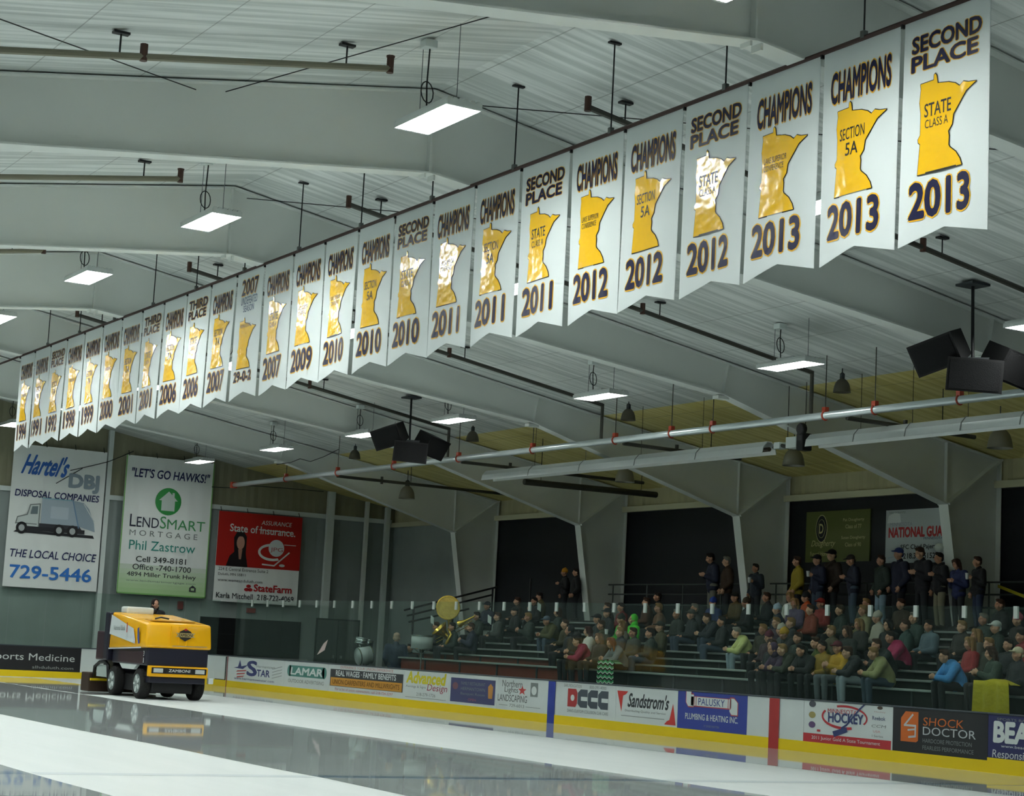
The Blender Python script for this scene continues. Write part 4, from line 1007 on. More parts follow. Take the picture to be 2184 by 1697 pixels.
def hand(mb, p, fwd, side, curl=.5, s=1):
    """palm with four fingers and a thumb; fwd along the fingers, side toward the thumb"""
    f = Vector(fwd).normalized(); sd = (Vector(side)-f*Vector(side).dot(f)).normalized(); n = f.cross(sd); p = Vector(p)
    mb.caps(p, p+f*.07, .032, .036); mb.caps(p+sd*.018+f*.02, p-sd*.018+f*.075, .028, .026)
    for k, L in enumerate((.072, .082, .076, .06)):
        b = p+f*.085+sd*(.033-.022*k); m_ = b+f*L*.5+n*L*.15*curl; e_ = m_+f*L*.4*(1-curl*.6)+n*L*.55*curl
        mb.caps(b, m_, .0125, .0115, 8); mb.caps(m_, e_, .0115, .0095, 8)
    b = p+f*.02+sd*.03; mb.caps(b, b+f*.035+sd*.03, .015, .013, 8); mb.caps(b+f*.035+sd*.03, b+f*.07+sd*.036+n*.01, .013, .010, 8)
POSES = {}
def make_pose(key, hipz, chest, neck, head, arms, legs, hands, tilt=0.0, long_=0.0):
    """joint lists in metres, facing -Y; arms/legs = (side) -> list of points"""
    pel = V(0, 0, hipz)
    body = MB(); body.caps(pel+V(-.07, 0, 0), pel+V(.07, 0, 0), .11); body.caps(pel, chest, .115, .125); body.caps(chest+V(-.09, 0, .06), chest+V(.09, 0, .06), .09)
    body.caps(chest+V(0, .01, .1), neck, .065, .052); body.caps(neck, head+V(0, .015, -.04), .05, .05); HM = head_shape(body, head, tilt)
    for s in (-1, 1):
        A = arms[s]; body.caps(chest+V(s*.1, 0, .1), A[0], .06, .055); body.caps(A[0], A[1], .05, .04); body.caps(A[1], A[2], .04, .028); hand(body, A[2], hands[s][0], hands[s][1], hands[s][2])
        L = legs[s]; body.caps(L[0], L[1], .08, .055); body.caps(L[1], L[2], .055, .038); body.caps(L[2]+V(0, .03, -.02), L[3], .04, .03)
    bm_ = remesh(body, .0135, 1)
    eye = [HM @ V(sx*.031, -.088, .004) for sx in (-1, 1)]; mo = HM @ V(0, -.092, -.072)
    for p in bm_.polygons:
        c = p.center
        if any((c-q).length < .015 for q in eye): p.material_index = 1
        elif abs(c.x-mo.x) < .024 and (c-mo).length < .026 and abs(c.z-mo.z) < .007: p.material_index = 2
    ja = MB(); ja.caps(pel+V(-.075, 0, .02-long_), pel+V(.075, 0, .02-long_), .128, n=14); ja.caps(pel+V(0, 0, .02), chest, .165, .172, 14); ja.caps(pel+V(-.05, 0, .1), chest+V(-.07, 0, .03), .14, .14); ja.caps(pel+V(.05, 0, .1), chest+V(.07, 0, .03), .14, .14); ja.caps(pel+V(0, 0, -long_), pel+V(0, 0, .05), .14, .14, 14)
    ja.caps(chest+V(-.1, 0, .06), chest+V(.1, 0, .06), .115, n=14); ja.caps(chest+V(0, .01, .12), neck+V(0, .012, -.0), .1, .074)
    for s in (-1, 1):
        A = arms[s]; ja.caps(chest+V(s*.1, 0, .09), A[0], .095, .092); ja.caps(A[0], A[1], .09, .078); ja.caps(A[1], A[1]+(A[2]-A[1])*.93, .078, .056)
    jm = remesh(ja, .02, 2)
    tr = MB(); tr.caps(pel+V(-.075, 0, -.01), pel+V(.075, 0, -.01), .122)
    for s in (-1, 1):
        L = legs[s]; tr.caps(L[0], L[1], .098, .075); tr.caps(L[1], L[2]+V(0, 0, .02), .074, .06)
    tm = remesh(tr, .02, 2)
    sh = MB()
    for s in (-1, 1):
        L = legs[s]; sh.caps(L[2]+V(0, .03, -.025), L[3], .056, .045); sh.caps(L[2]+V(0, .01, .03), L[2]+V(0, .02, -.02), .055, .055)
    sm = remesh(sh, .018, 1)
    POSES[key] = dict(body=bm_, jacket=jm, trousers=tm, shoes=sm, HM=HM)
lg = {s: [V(s*.09, 0, .09), V(s*.14, -.43, .11), V(s*.13, -.40, -.34), V(s*.15, -.55, -.395)] for s in (-1, 1)}
down = {s: ((0, -.8, -.5), (-s, 0, 0), .4) for s in (-1, 1)}
make_pose('sit', .11, V(0, .03, .42), V(0, .02, .60), V(0, -.01, .735), {s: [V(s*.2, .03, .5), V(s*.25, -.02, .24), V(s*.15, -.26, .2)] for s in (-1, 1)}, lg, down)
make_pose('lean', .11, V(0, -.14, .38), V(0, -.24, .53), V(0, -.31, .64), {s: [V(s*.19, -.16, .45), V(s*.22, -.33, .22), V(s*.05, -.5, .24)] for s in (-1, 1)}, lg, {s: ((-s*.6, -.6, .1), (0, 0, 1), .6) for s in (-1, 1)}, .1)
make_pose('hold', .11, V(0, .01, .42), V(0, -.01, .60), V(0, -.045, .735), {-1: [V(-.2, .02, .5), V(-.27, -.05, .25), V(-.1, -.28, .32)], 1: [V(.2, .02, .5), V(.26, -.06, .26), V(.08, -.3, .36)]}, lg, {s: ((-s*.7, -.6, .3), (0, 0, 1), .7) for s in (-1, 1)}, .12)
ls = {s: [V(s*.09, 0, .9), V(s*.105, -.02, .49), V(s*.11, .02, .09), V(s*.135, -.13, .035)] for s in (-1, 1)}
make_pose('stand', .93, V(0, .01, 1.25), V(0, .0, 1.45), V(0, -.03, 1.60), {s: [V(s*.2, .01, 1.36), V(s*.26, .04, 1.08), V(s*.2, -.12, .9)] for s in (-1, 1)}, ls, {s: ((-s*.3, -.3, -.9), (-s*.2, -1, 0), .3) for s in (-1, 1)}, 0, .1)
make_pose('phone', .93, V(0, .0, 1.25), V(0, -.03, 1.44), V(0, -.085, 1.58), {s: [V(s*.2, .0, 1.36), V(s*.27, .0, 1.07), V(s*.07, -.21, 1.15)] for s in (-1, 1)}, ls, {s: ((-s*.5, -.8, .25), (0, 0, 1), .6) for s in (-1, 1)}, .25, .08)
make_pose('cup', .93, V(0, .0, 1.25), V(0, -.01, 1.45), V(0, -.045, 1.60), {-1: [V(-.2, .0, 1.36), V(-.27, .04, 1.08), V(-.2, -.1, .88)], 1: [V(.2, .0, 1.36), V(.26, .0, 1.08), V(.14, -.22, 1.2)]}, ls, {-1: ((.3, -.3, -.9), (.2, -1, 0), .3), 1: ((-.3, -.9, .2), (0, 0, 1), .7)}, 0, .05)
# hair and hats, centred on the head
def hm(fn, vox=.014):
    mb = MB(); fn(mb); return remesh(mb, vox, 1)
def h_short(mb):
    mb.ell((0, .022, .05), (.088, .098, .085)); mb.ell((0, .07, -.01), (.075, .045, .07)); mb.ell((0, -.045, .105), (.06, .045, .03))
def h_long(mb):
    h_short(mb); mb.caps((-.075, .03, .02), (-.085, .035, -.2), .04, .03); mb.caps((.075, .03, .02), (.085, .035, -.2), .04, .03); mb.caps((0, .08, .0), (0, .085, -.22), .06, .05); mb.caps((-.06, -.06, .09), (-.082, -.03, -.05), .025, .022); mb.caps((.06, -.06, .09), (.082, -.03, -.05), .025, .022)
def h_cap(mb):
    mb.ell((0, .012, .06), (.092, .108, .082)); mb.caps((-.04, -.12, .052), (.04, -.12, .052), .018, .018); mb.ell((0, -.115, .052), (.07, .075, .014)); mb.ell((0, .085, -.02), (.065, .03, .05))
def h_beanie(mb):
    mb.ell((0, .015, .055), (.096, .11, .1)); mb.tube([(.08*cos(a), .012+.096*sin(a), .04+.02*sin(a)) for a in [2*pi*k/16 for k in range(17)]], .02, 8); mb.ell((0, .03, .15), (.03, .03, .024))
def h_hood(mb):
    mb.ell((0, .04, .03), (.105, .11, .125)); mb.ell((0, .05, -.1), (.12, .1, .08))
HATS = {k: hm(f) for k, f in (('short', h_short), ('long', h_long), ('cap', h_cap), ('beanie', h_beanie), ('hood', h_hood))}
for d_ in [HATS]+list(POSES.values()):
    for me in d_.values():
        if isinstance(me, bpy.types.Mesh):
            me.materials.clear()
            n = 3 if me in [p['body'] for p in POSES.values()] else 1
            for _ in range(n): me.materials.append(WHITE)
            for p in me.polygons: p.use_smooth = True
def setm(o, ms):
    for sl, m in zip(o.material_slots, ms): sl.link = 'OBJECT'; sl.material = m
EYE = mat('#1c1512', .4); LIP = mat('#8a4a40', .5)
SKINS = [mat(h, .55, name='skin') for h in ('#b98d72', '#c49a7e', '#a97c62', '#b5876e')]
PNUM = [0]
def person(loc, rot, pose, jacket, legs, hat, hatc, label, group=None, scale=1.0):
    i = PNUM[0]; PNUM[0] += 1
    t = bpy.data.objects.new('person', None); COL.objects.link(t); t.location = loc; t.rotation_euler = (0, 0, rot); t.scale = (scale,)*3
    tag(t, label, 'person', group)
    P = POSES[pose]
    for nm, ms in (('body', [SKINS[i % 4], EYE, LIP]), ('jacket', [mat(jacket, .75, bump=.3, bscale=14)]), ('trousers', [mat(legs, .8)]), ('shoes', [mat(('#1a1a1c', '#2a221c', '#34363a')[i % 3], .6)])):
        o = bpy.data.objects.new(nm, P[nm]); COL.objects.link(o); o.parent = t; setm(o, ms)
    o = bpy.data.objects.new('hair' if hat in ('short', 'long') else ('hood' if hat == 'hood' else hat), HATS[hat]); COL.objects.link(o); o.parent = t; o.matrix_local = P['HM']; setm(o, [mat(hatc, .85)])
    return t
K, DG, NV, BR_ = '#191b1e', '#22302a', '#1c2338', '#33271d'
JE = '#3d4c5c'; DK = '#1d2024'
HB, HD, HBL, HGR = '#3a261a', '#1c1512', '#8a6b42', '#77746c'
# px, py of the head, pose, jacket, legs, head cover, its colour, label
SEATED = [
 (1155,1239,'hold','#5a5230',DK,'short',HD,'musician with yellowish scarf left of the orange beanie, on the highest row'),
 (1104,1278,'sit',BR_,DK,'short',HB,'brown jacketed band member in the top row, second left of the scarfed musician'),
 (1140,1277,'sit',K,DK,'short',HD,'black jacketed band member directly below the scarfed musician'),
 (1040,1285,'sit',NV,DK,'cap',NV,'navy capped band member on the top row right of the big brass bell'),
 (1020,1312,'hold',DG,DK,'short',HD,'green jacketed band member just right of the big brass bell'),
 (1062,1310,'sit','#3f4442',DK,'short',HB,'grey jacketed band member beside the white music card'),
 (1008,1333,'hold',NV,DK,'short',HB,'navy jacketed trombone player in the band'),
 (965,1338,'sit','#2c3834',DK,'short',HD,'band member below the big brass bell'),
 (934,1330,'hold',K,DK,'short',HB,'band member holding the smaller brass horn'),
 (1098,1305,'sit',K,DK,'cap','#2b2b2b','dark capped band member right of the white music card'),
 (1130,1308,'hold','#303a36',DK,'short',HBL,'fair haired band member in the middle of the band'),
 (1165,1323,'lean','#4a4a28',JE,'cap','#5a6a7a','blue capped spectator in olive jacket and jeans leaning forward'),
 (1190,1312,'sit',DG,DK,'long',HB,'long haired band member right of the blue capped spectator'),
 (1206,1316,'sit','#3c3a26',DK,'short',HB,'spectator in olive coat left of the second column'),
 (1215,1337,'sit','#20262a',DK,'hood','#20262a','hooded dark spectator below the second column'),
 (1235,1344,'hold',K,DK,'cap',K,'black capped spectator with a white shirt front below the second column'),
 (1275,1314,'sit','#283030',DK,'cap',K,'dark capped spectator right of the second column, left of a pair'),
 (1295,1317,'sit','#23282c',DK,'cap','#2a2d33','dark capped spectator right of the second column, right of a pair'),
 (1283,1333,'sit','#3a3a24',DK,'short',HB,'spectator in olive jacket below the two dark caps'),
 (1325,1317,'sit','#3fae34',DK,'beanie','#2a2f2a','person in bright green top with dark beanie'),
 (1350,1317,'sit','#4fd03c',DK,'hood','#55d83f','person in glowing lime green hooded top'),
 (1323,1346,'sit','#2e3338',DK,'short',HBL,'spectator holding a white cup below the green tops'),
 (1351,1340,'sit','#3a3f38',DK,'short',HB,'spectator right of the white cup below the lime hood'),
 (1387,1348,'sit',DG,JE,'short',HD,'spectator in dark green jacket between the lime hood and the blue jeans'),
 (1408,1340,'sit','#46432a',DK,'cap','#2c2f28','spectator in mustard brown coat near the middle benches'),
 (1379,1283,'sit','#5a3a2a',DK,'short',HB,'spectator in rust jacket on the top row under the rail'),
 (1403,1273,'sit',K,DK,'short',HD,'dark haired spectator highest under the rail in the middle'),
 (1405,1294,'sit','#6a4a34',DK,'short',HBL,'spectator in tan jacket under the rail'),
 (1325,1297,'sit','#6e1f24',DK,'short',HD,'spectator in dark red jacket on the top row, right of the second column'),
 (1296,1293,'sit','#34302c',DK,'short',HB,'spectator behind the two dark caps on the top row'),
 (1444,1312,'sit','#2d3430',JE,'short',HGR,'grey haired spectator in dark jacket and jeans, middle benches'),
 (1475,1309,'sit','#30383a',JE,'cap','#4a4d4a','capped spectator in jeans right of the grey haired one'),
 (1482,1293,'sit','#2c3134',DK,'short',HGR,'pale haired spectator behind the capped one in jeans'),
 (1511,1316,'lean','#252c33',JE,'short',HB,'spectator leaning forward in blue jeans, middle benches'),
 (1540,1322,'sit','#202628',JE,'short',HD,'spectator in jeans left of the lime yellow jacket'),
 (1521,1284,'sit','#2c3a6a',DK,'beanie','#24408e','spectator in a bright blue beanie below the standing pair'),
 (1568,1272,'sit','#5c4a26',DK,'cap','#20221f','large spectator in a furry brown coat and dark cap'),
 (1575,1342,'lean','#b9c07a','#7d8f9a','short',HGR,'spectator in pale lime jacket and light jeans, alone on a low bench'),
 (1592,1285,'sit',K,DK,'beanie','#3a2f20','spectator at the foot of the third column'),
 (1636,1259,'sit','#23262b',DK,'short',HB,'dark jacketed spectator right of the third column, below the cup holder'),
 (1658,1299,'sit',NV,DK,'beanie','#9fb2c4','spectator in a blue and white striped beanie'),
 (1656,1324,'sit','#3a2b3a',DK,'short',HBL,'spectator under the striped beanie'),
 (1628,1328,'sit','#2f2f22',DK,'short',HBL,'fair spectator left below the striped beanie'),
 (1641,1340,'sit','#33242c',DK,'beanie','#5c1f33','spectator in a maroon beanie'),
 (1667,1343,'sit','#3b3f42',DK,'beanie','#a9a79c','spectator in a white knit beanie'),
 (1687,1340,'sit','#2a2f33',DK,'short',HBL,'fair haired spectator right of the white knit beanie'),
 (1686,1265,'sit','#b8b8b0',DK,'long',HBL,'woman in white scarf and coat under the yellow jacket'),
 (1696,1284,'sit','#5f5470',DK,'long',HBL,'blonde woman in a lilac jacket'),
 (1719,1276,'sit','#c4521f',DK,'beanie',K,'child in an orange jacket and black hat'),
 (1729,1303,'sit','#7c3420',DK,'short',HB,'spectator in brick red top below the orange jacket'),
 (1751,1278,'sit','#8a2420',DK,'cap','#8a2420','spectator in red cap below the standing men'),
 (1648,1356,'sit','#24282c',DK,'long',HB,'long haired woman below the maroon beanie'),
 (1702,1357,'sit',DG,DK,'short',HB,'dark jacketed spectator with lit face, right of the white knit beanie row below'),
 (1674,1370,'lean','#30352a',DK,'short',HBL,'leaning spectator below the white knit beanie'),
 (1676,1398,'lean','#2a2d2c',DK,'beanie','#b8922c','spectator with a gold beanie in a low row'),
 (1648,1414,'lean','#43304a',DK,'hood','#43304a','spectator in a purple hooded coat at the left of the low row'),
 (1743,1372,'lean','#4c5a20',DK,'short',HB,'spectator in moss green jacket leaning left'),
 (1773,1346,'sit','#4a4632',DK,'short',HBL,'fair haired spectator left of the face framed by dark hair'),
 (1807,1346,'sit','#232a26',DK,'long',HB,'woman with face framed by dark hair in a dark coat'),
 (1833,1341,'sit','#2d302c',DK,'long',HBL,'blonde woman right of the woman with dark hair'),
 (1790,1378,'hold','#b58d22','#5a6166','cap','#5a1f2a','man in maroon cap and gold vest in a low row'),
 (1792,1300,'sit',DG,DK,'short',HB,'green jacketed spectator below the brown standing man'),
 (1848,1279,'sit','#40463f',DK,'short',HBL,'child between the standing navy and green men'),
 (1841,1306,'sit','#7d7a58',DK,'short',HBL,'spectator in beige jacket near the white clip'),
 (1872,1302,'sit','#a5a293',DK,'beanie','#b5b2a5','spectator in an off white hat and coat'),
 (1895,1336,'sit',K,DK,'long',HD,'dark haired woman above the crimson jacket'),
 (1905,1352,'lean','#a02a56',DK,'short',HD,'person in a crimson pink jacket leaning over'),
 (1931,1344,'sit','#2b4440',DK,'short',HB,'spectator in teal jacket facing left'),
 (1922,1284,'sit','#3a2d20',DK,'short',HB,'brown haired spectator below the blue capped man'),
 (1949,1325,'sit','#31453f',DK,'short',HGR,'grey haired man in a teal grey coat'),
 (1982,1338,'sit','#566a74',DK,'short',HD,'man with glasses in a slate blue jacket'),
 (1873,1360,'lean','#26302f',DK,'short',HB,'dark spectator leaning below the crimson jacket'),
 (1868,1412,'lean','#8a8a5e',JE,'short',HBL,'spectator with pale khaki sleeves in the low right row'),
 (1813,1424,'lean','#23272b','#8e9aa3','short',HB,'person in light grey jeans bending over in the front row'),
 (1762,1402,'sit','#8a6f22',DK,'short',HD,'spectator in dull gold sleeves, left of the maroon cap'),
 (1720,1408,'lean','#1f2224',DK,'short',HD,'black clad spectator in a low row left of the gold sleeves'),
 (2019,1408,'lean','#3f86c4',DK,'short',HB,'child in a bright sky blue jacket on a low bench'),
 (2052,1341,'sit','#23241f',DK,'short',HBL,'blonde spectator in a black coat right of the slate jacket'),
 (2084,1336,'sit','#45423a',DK,'long',HBL,'blonde woman right of the blonde in a black coat'),
 (2098,1318,'sit','#2d3a34',DK,'short',HGR,'grey haired spectator beside the right column'),
 (2110,1352,'sit','#34382c',DK,'short',HBL,'pale haired spectator below the right column'),
 (2125,1324,'sit','#203028',DK,'cap','#c4ccc8','spectator in a white cap at right'),
 (2133,1287,'sit','#1f2224',DK,'short',HB,'spectator alone on the top row at right'),
 (2084,1374,'sit','#8c2628',DK,'long',HBL,'woman in a red scarf at right'),
 (2118,1393,'hold','#3b4a40',DK,'long',HB,'woman in a dark green jacket above the yellow blanket'),
 (2171,1327,'sit','#33302f',DK,'beanie','#b85a72','person in a pink hat at the right edge'),
 (2179,1355,'sit','#7c2a2c',DK,'short',HD,'person in dull red jacket at the right edge'),
 (2171,1404,'sit','#23262a',DK,'cap','#cfc6a8','person with a pale cap low at the right edge'),
 (2146,1368,'sit','#22282a',DK,'short',HD,'dark spectator between the green jacket and the right edge'),
 (1254,1366,'sit','#c3c4bd',DK,'long','#3a1712','girl with long dark red hair and a white top, front left group'),
 (1278,1368,'sit','#3a3632',DK,'long','#6a4a2c','girl with long light brown hair in the front group'),
 (1304,1370,'lean','#6d767a',DK,'long','#7a4426','red haired girl in a grey sweater with the zigzag blanket'),
 (1327,1363,'sit','#6f6a5a',DK,'long','#7a5a30','tan haired girl behind the grey sweater'),
 (1244,1398,'lean','#8e1f44',DK,'short',HD,'person in a crimson jacket hunched in the front row'),
]
used = {}; WHO = {}
DX = {'sit': (0, .745), 'hold': (0, .745), 'lean': (-.31, .66)}
for k, (px, py, po, ja, le, ha, hc_, lab) in enumerate(SEATED):
    best = None; ox, oz = DX[po]
    for r in range(NR):
        p = at(px, py, 0, row_x(r)+ox); dz = p.z-(seat_z(r)+oz)
        clash = any(abs(p.y-q) < .47 for q in used.get(r, []))
        c = abs(dz)+(.35 if clash else 0)
        if best is None or c < best[0]: best = (c, r, p)
    c, r, p = best; y = p.y
    for _ in range(30):
        bad = [q for q in used.get(r, []) if abs(q-y) < .45]
        if not bad: break
        y += .06 if y >= bad[0] else -.06
    used.setdefault(r, []).append(y); WHO[lab] = Vector((row_x(r), y, seat_z(r)))
    rr = random.Random(k*7+1)
    person((row_x(r), y, seat_z(r)+.005), radians(-90-12+rr.uniform(-18, 18)), po, ja, le, ha, hc_, lab, 'spectators on the bleachers', .97)
STAND = [
 (1206,1231,7.0,'cup',K,DK,'beanie','#c98a1f','standing musician in an orange beanie with a dark coat'),
 (1229,1240,7.0,'stand',K,DK,'short',HD,'dark clad person standing just left of the second column'),
 (1522,1189,6.9,'phone',NV,'#6a6a60','short',HD,'man in navy blazer and white collar looking at his phone'),
 (1552,1197,7.0,'stand','#3a2a1c',DK,'short',HGR,'older person in brown coat standing left of the third column'),
 (1613,1229,6.7,'cup','#1e2731',DK,'short',HD,'dark haired man with a white cup right of the third column'),
 (1702,1197,6.9,'stand','#8f7d1e',DK,'short',HB,'man in a mustard yellow jacket, leftmost of the standing row'),
 (1746,1194,6.8,'cup',NV,JE,'cap','#1a1c22','man in dark cap, navy jacket and jeans holding a cup'),
 (1776,1184,7.1,'stand','#2c221b',DK,'cap','#1a1a1a','tall man in dark brown coat behind the cup holder'),
 (1822,1195,6.8,'phone','#1d2335',JE,'cap','#2a241f','man in navy jacket holding food with both hands'),
 (1881,1195,6.8,'stand',DG,'#7f97a6','short',HB,'man in dark green jacket and light blue jeans'),
 (1919,1181,6.9,'stand','#1a1f33',DK,'cap','#2b3c78','man in a blue cap and navy coat'),
 (1969,1180,6.9,'phone','#1b1d24',DK,'short',HB,'tall man in black jacket before the white sign'),
 (2006,1190,6.8,'cup','#181a1d','#77755f','short',HD,'man in black jacket and khaki trousers at the right column'),
 (2046,1203,6.8,'phone','#202a52',DK,'long',HB,'woman with long hair and navy blue sleeves right of the column'),
 (2088,1198,6.8,'cup',K,'#26314a','short',HB,'man in black jacket with a white cup at the right end of the standing row'),
]
for k, (px, py, x, po, ja, le, ha, hc_, lab) in enumerate(STAND):
    p = at(px, py, 0, x); h = POSES[po]['HM'].translation.z; s = max(.9, min(1.1, (p.z-2.55)/h)); rr = random.Random(k*5+3)
    t = person((x, p.y, 2.55), radians(-100+rr.uniform(-20, 15)), po, ja, le, ha, hc_, lab, 'people standing on the walkway', s)
    if 'white cup' in lab or 'holding a cup' in lab or 'red' in lab:
        M = Matrix.Translation((x, p.y, 2.55)) @ Matrix.Rotation(t.rotation_euler.z, 4, 'Z') @ Matrix.Scale(s, 4)
        q = M @ Vector((.11, -.34, 1.25))
        tag(MB().lathe([(.0,-.07),(.034,-.07),(.045,.06),(.047,.065),(.04,.065),(.03,-.06),(0,-.06)], q, 12).build('paper_cup', mat('#c9cdcb', .5)), 'white paper cup held by the %s' % ('man right of the third column' if k == 4 else 'capped man in the standing row' if k == 6 else 'man at the right end'), 'cup', 'paper cups')
pf = at(849, 1306, 0, 1.5)
person((1.5, pf.y, 0), radians(150), 'stand', '#243244', '#22282c', 'short', '#9a8878', 'big man in blue jacket standing on the floor by the drums', None, max(.95, min(1.12, pf.z/1.6)))
pf = at(880, 1330, 0, 2.4)
person((1.95, 18.85, 0), radians(-60), 'stand', K, DK, 'short', HD, 'dark clad person standing right of the big man in blue', None, .95)
c = at(2013, 1168, 0, 7.1); t = tag(MB().ell((c.x-.12, c.y, c.z), (.1, .15, .1)).build('white_bundle', mat('#c3cac2', .7, bump=.4, bscale=12), None, True), 'white rounded bundle tied to the right column beside the white sign', 'bundle')
# driver and small loose things
t = tag(MB().lathe([(0,0),(.034,0),(.046,.12),(.04,.12),(.03,.01),(0,.01)], at(1293, 1352, 0, row_x(2)-.35), 12).build('paper_cup', mat('#d3d6d4', .5)), 'white paper cup in the hands below the green tops', 'cup', 'paper cups')
def zig_mat():
    m = bpy.data.materials.new('zigzag_knit'); m.use_nodes = True; nt = m.node_tree; b = nt.nodes['Principled BSDF']; L = nt.links.new
    tc = nt.nodes.new('ShaderNodeTexCoord'); sx = nt.nodes.new('ShaderNodeSeparateXYZ'); L(tc.outputs['Object'], sx.inputs[0])
    def mt(op, a, v):
        n = nt.nodes.new('ShaderNodeMath'); n.operation = op; L(a, n.inputs[0])
        if hasattr(v, 'is_linked'): L(v, n.inputs[1])
        else: n.inputs[1].default_value = v
        return n.outputs[0]
    z = mt('PINGPONG', mt('MULTIPLY', sx.outputs[1], 1.0), .05); s_ = mt('ADD', sx.outputs[2], z); g = mt('FRACT', mt('MULTIPLY', s_, 9.0), 0)
    cr = nt.nodes.new('ShaderNodeValToRGB'); cr.color_ramp.interpolation = 'CONSTANT'; e = cr.color_ramp.elements
    e[0].color = (*lin('#161a18'), 1); e[1].position = .4; e[1].color = (*lin('#c9cfc6'), 1); x = e.new(.62); x.color = (*lin('#3f9a62'), 1)
    L(g, cr.inputs[0]); L(cr.outputs[0], b.inputs['Base Color']); b.inputs['Roughness'].default_value = .9
    return m
def drape(c, wid, top, bot, name, m, label, dep=.3):
    """cloth lying over a lap at top and hanging to bot, toward the rink"""
    mb = MB(); nu, nv = 14, 12; vs = []
    for i in range(nu+1):
        u = i/nu-.5
        for j in range(nv+1):
            v = j/nv; x = c[0]+(dep*(1-v/.4) if v < .4 else 0)-.03*sin(u*16)*min(1, v*2)-.02; z = top+.02*cos(u*6) if v < .4 else top-(v-.4)/.6*(top-bot)
            z -= .05*abs(u)*2*(v < .4); vs.append((x, c[1]+u*wid*(1+.15*v), z))
    k = len(vs); vs2 = [(x+.014, y, z-.012) for x, y, z in vs]; fs = []
    for i in range(nu):
        for j in range(nv): q = i*(nv+1)+j; f4 = (q, q+1, q+nv+2, q+nv+1); fs += [f4, tuple(z+k for z in f4[::-1])]
    mb.add(vs+vs2, fs); return tag(mb.build(name, m, None, True), label, 'blanket')
q = at(1294, 1420, 0, 1.08); drape((1.06, q.y), .52, 1.5, .96, 'blanket', zig_mat(), 'green, black and white zigzag blanket over a lap in the front row')
q = at(2117, 1470, 0, .95); drape((.92, q.y), .72, 1.52, .9, 'blanket', mat('#b8aa1c', .85, bump=.4, bscale=9), 'bright yellow blanket hanging at the lower right', .35)
# instruments
BRASS = mat('#c9ab4a', .25, .85, name='brass'); CHR = mat('#b9c2c2', .2, .9, name='chrome'); DRUM = mat('#aeb8b6', .35, name='drum_shell')
pl = WHO['band member below the big brass bell']; c = at(956, 1296, 0, pl.x-.1); t = thing('sousaphone', (c.x, c.y, c.z-.6), 'big round brass bell of a sousaphone above the band', 'sousaphone')
vdir = Vector((CAM.x-c.x, CAM.y-c.y+6, 1.5)).normalized(); Mq = Matrix.Translation(c) @ vdir.to_track_quat('Z', 'Y').to_matrix().to_4x4()
MB().lathe([(.34,.06),(.33,.075),(.27,.03),(.18,-.05),(.12,-.16),(.085,-.32),(.075,-.32),(.11,-.16),(.17,-.06),(.26,.015),(.335,.055)], n=28, M=Mq).build('bell', BRASS, t, True)
MB().lathe([(0,.06),(.33,.055),(.33,.045),(0,.04)], n=28, M=Mq).build('bell_cover', mat('#c4ad55', .6, bump=.5, bscale=9, var=.35, vscale=7), t)
mb = MB(); p0 = Mq @ Vector((0, 0, -.32)); mb.tube([p0, p0+Vector((.03, .0, -.12)), pl+Vector((.1, .26, .55)), pl+Vector((-.02, .26, .2)), pl+Vector((-.2, .1, .14)), pl+Vector((-.24, -.15, .25)), pl+Vector((-.15, -.22, .5)), pl+Vector((-.18, -.08, .66))], [.08, .075, .065, .055, .05, .045, .035, .03], 10); mb.build('tubing', BRASS, t, True)
pl = WHO['band member holding the smaller brass horn']; c = at(939, 1342, 0, pl.x-.25); t = thing('euphonium', c, 'smaller brass horn seen edge on below the sousaphone', 'horn')
Mq = Matrix.Translation(c) @ Vector((-.75, .2, .75)).normalized().to_track_quat('Z', 'Y').to_matrix().to_4x4()
MB().lathe([(.26,.05),(.2,-.02),(.12,-.12),(.06,-.28),(.05,-.5),(.04,-.5),(.05,-.28),(.11,-.12),(.19,-.01)], n=24, M=Mq).build('bell', BRASS, t, True)
MB().tube([Mq @ Vector((0, 0, -.48)), Mq @ Vector((.1, 0, -.56)), Mq @ Vector((.18, 0, -.4)), Mq @ Vector((.16, 0, -.15))], .035, 8).build('tubing', BRASS, t, True)
a, b = at(923, 1370, 0, 2.0), at(1008, 1326, 0, 2.6); t = thing('trombone', (a+b)/2, 'slanting brass trombone with a long slide', 'trombone')
d = (b-a).normalized(); n_ = d.cross(Vector((0, 0, 1))).normalized().cross(d)
for s in (-.045, .045): MB().tube([a+n_*s, b+n_*s], .012, 8).build('slide', BRASS, t)
MB().tube([a-n_*.045, a-n_*.03-d*.03, a+n_*.03-d*.03, a+n_*.045], .012, 8).build('slide_bow', BRASS, t)
Mq = Matrix.Translation(b+n_*.12-d*.3) @ (-d).to_track_quat('Z', 'Y').to_matrix().to_4x4()
MB().lathe([(.11,.12),(.07,.03),(.035,-.12),(.018,-.45),(.012,-.45),(.03,-.12),(.065,.035)], n=18, M=Mq).build('bell', BRASS, t, True)
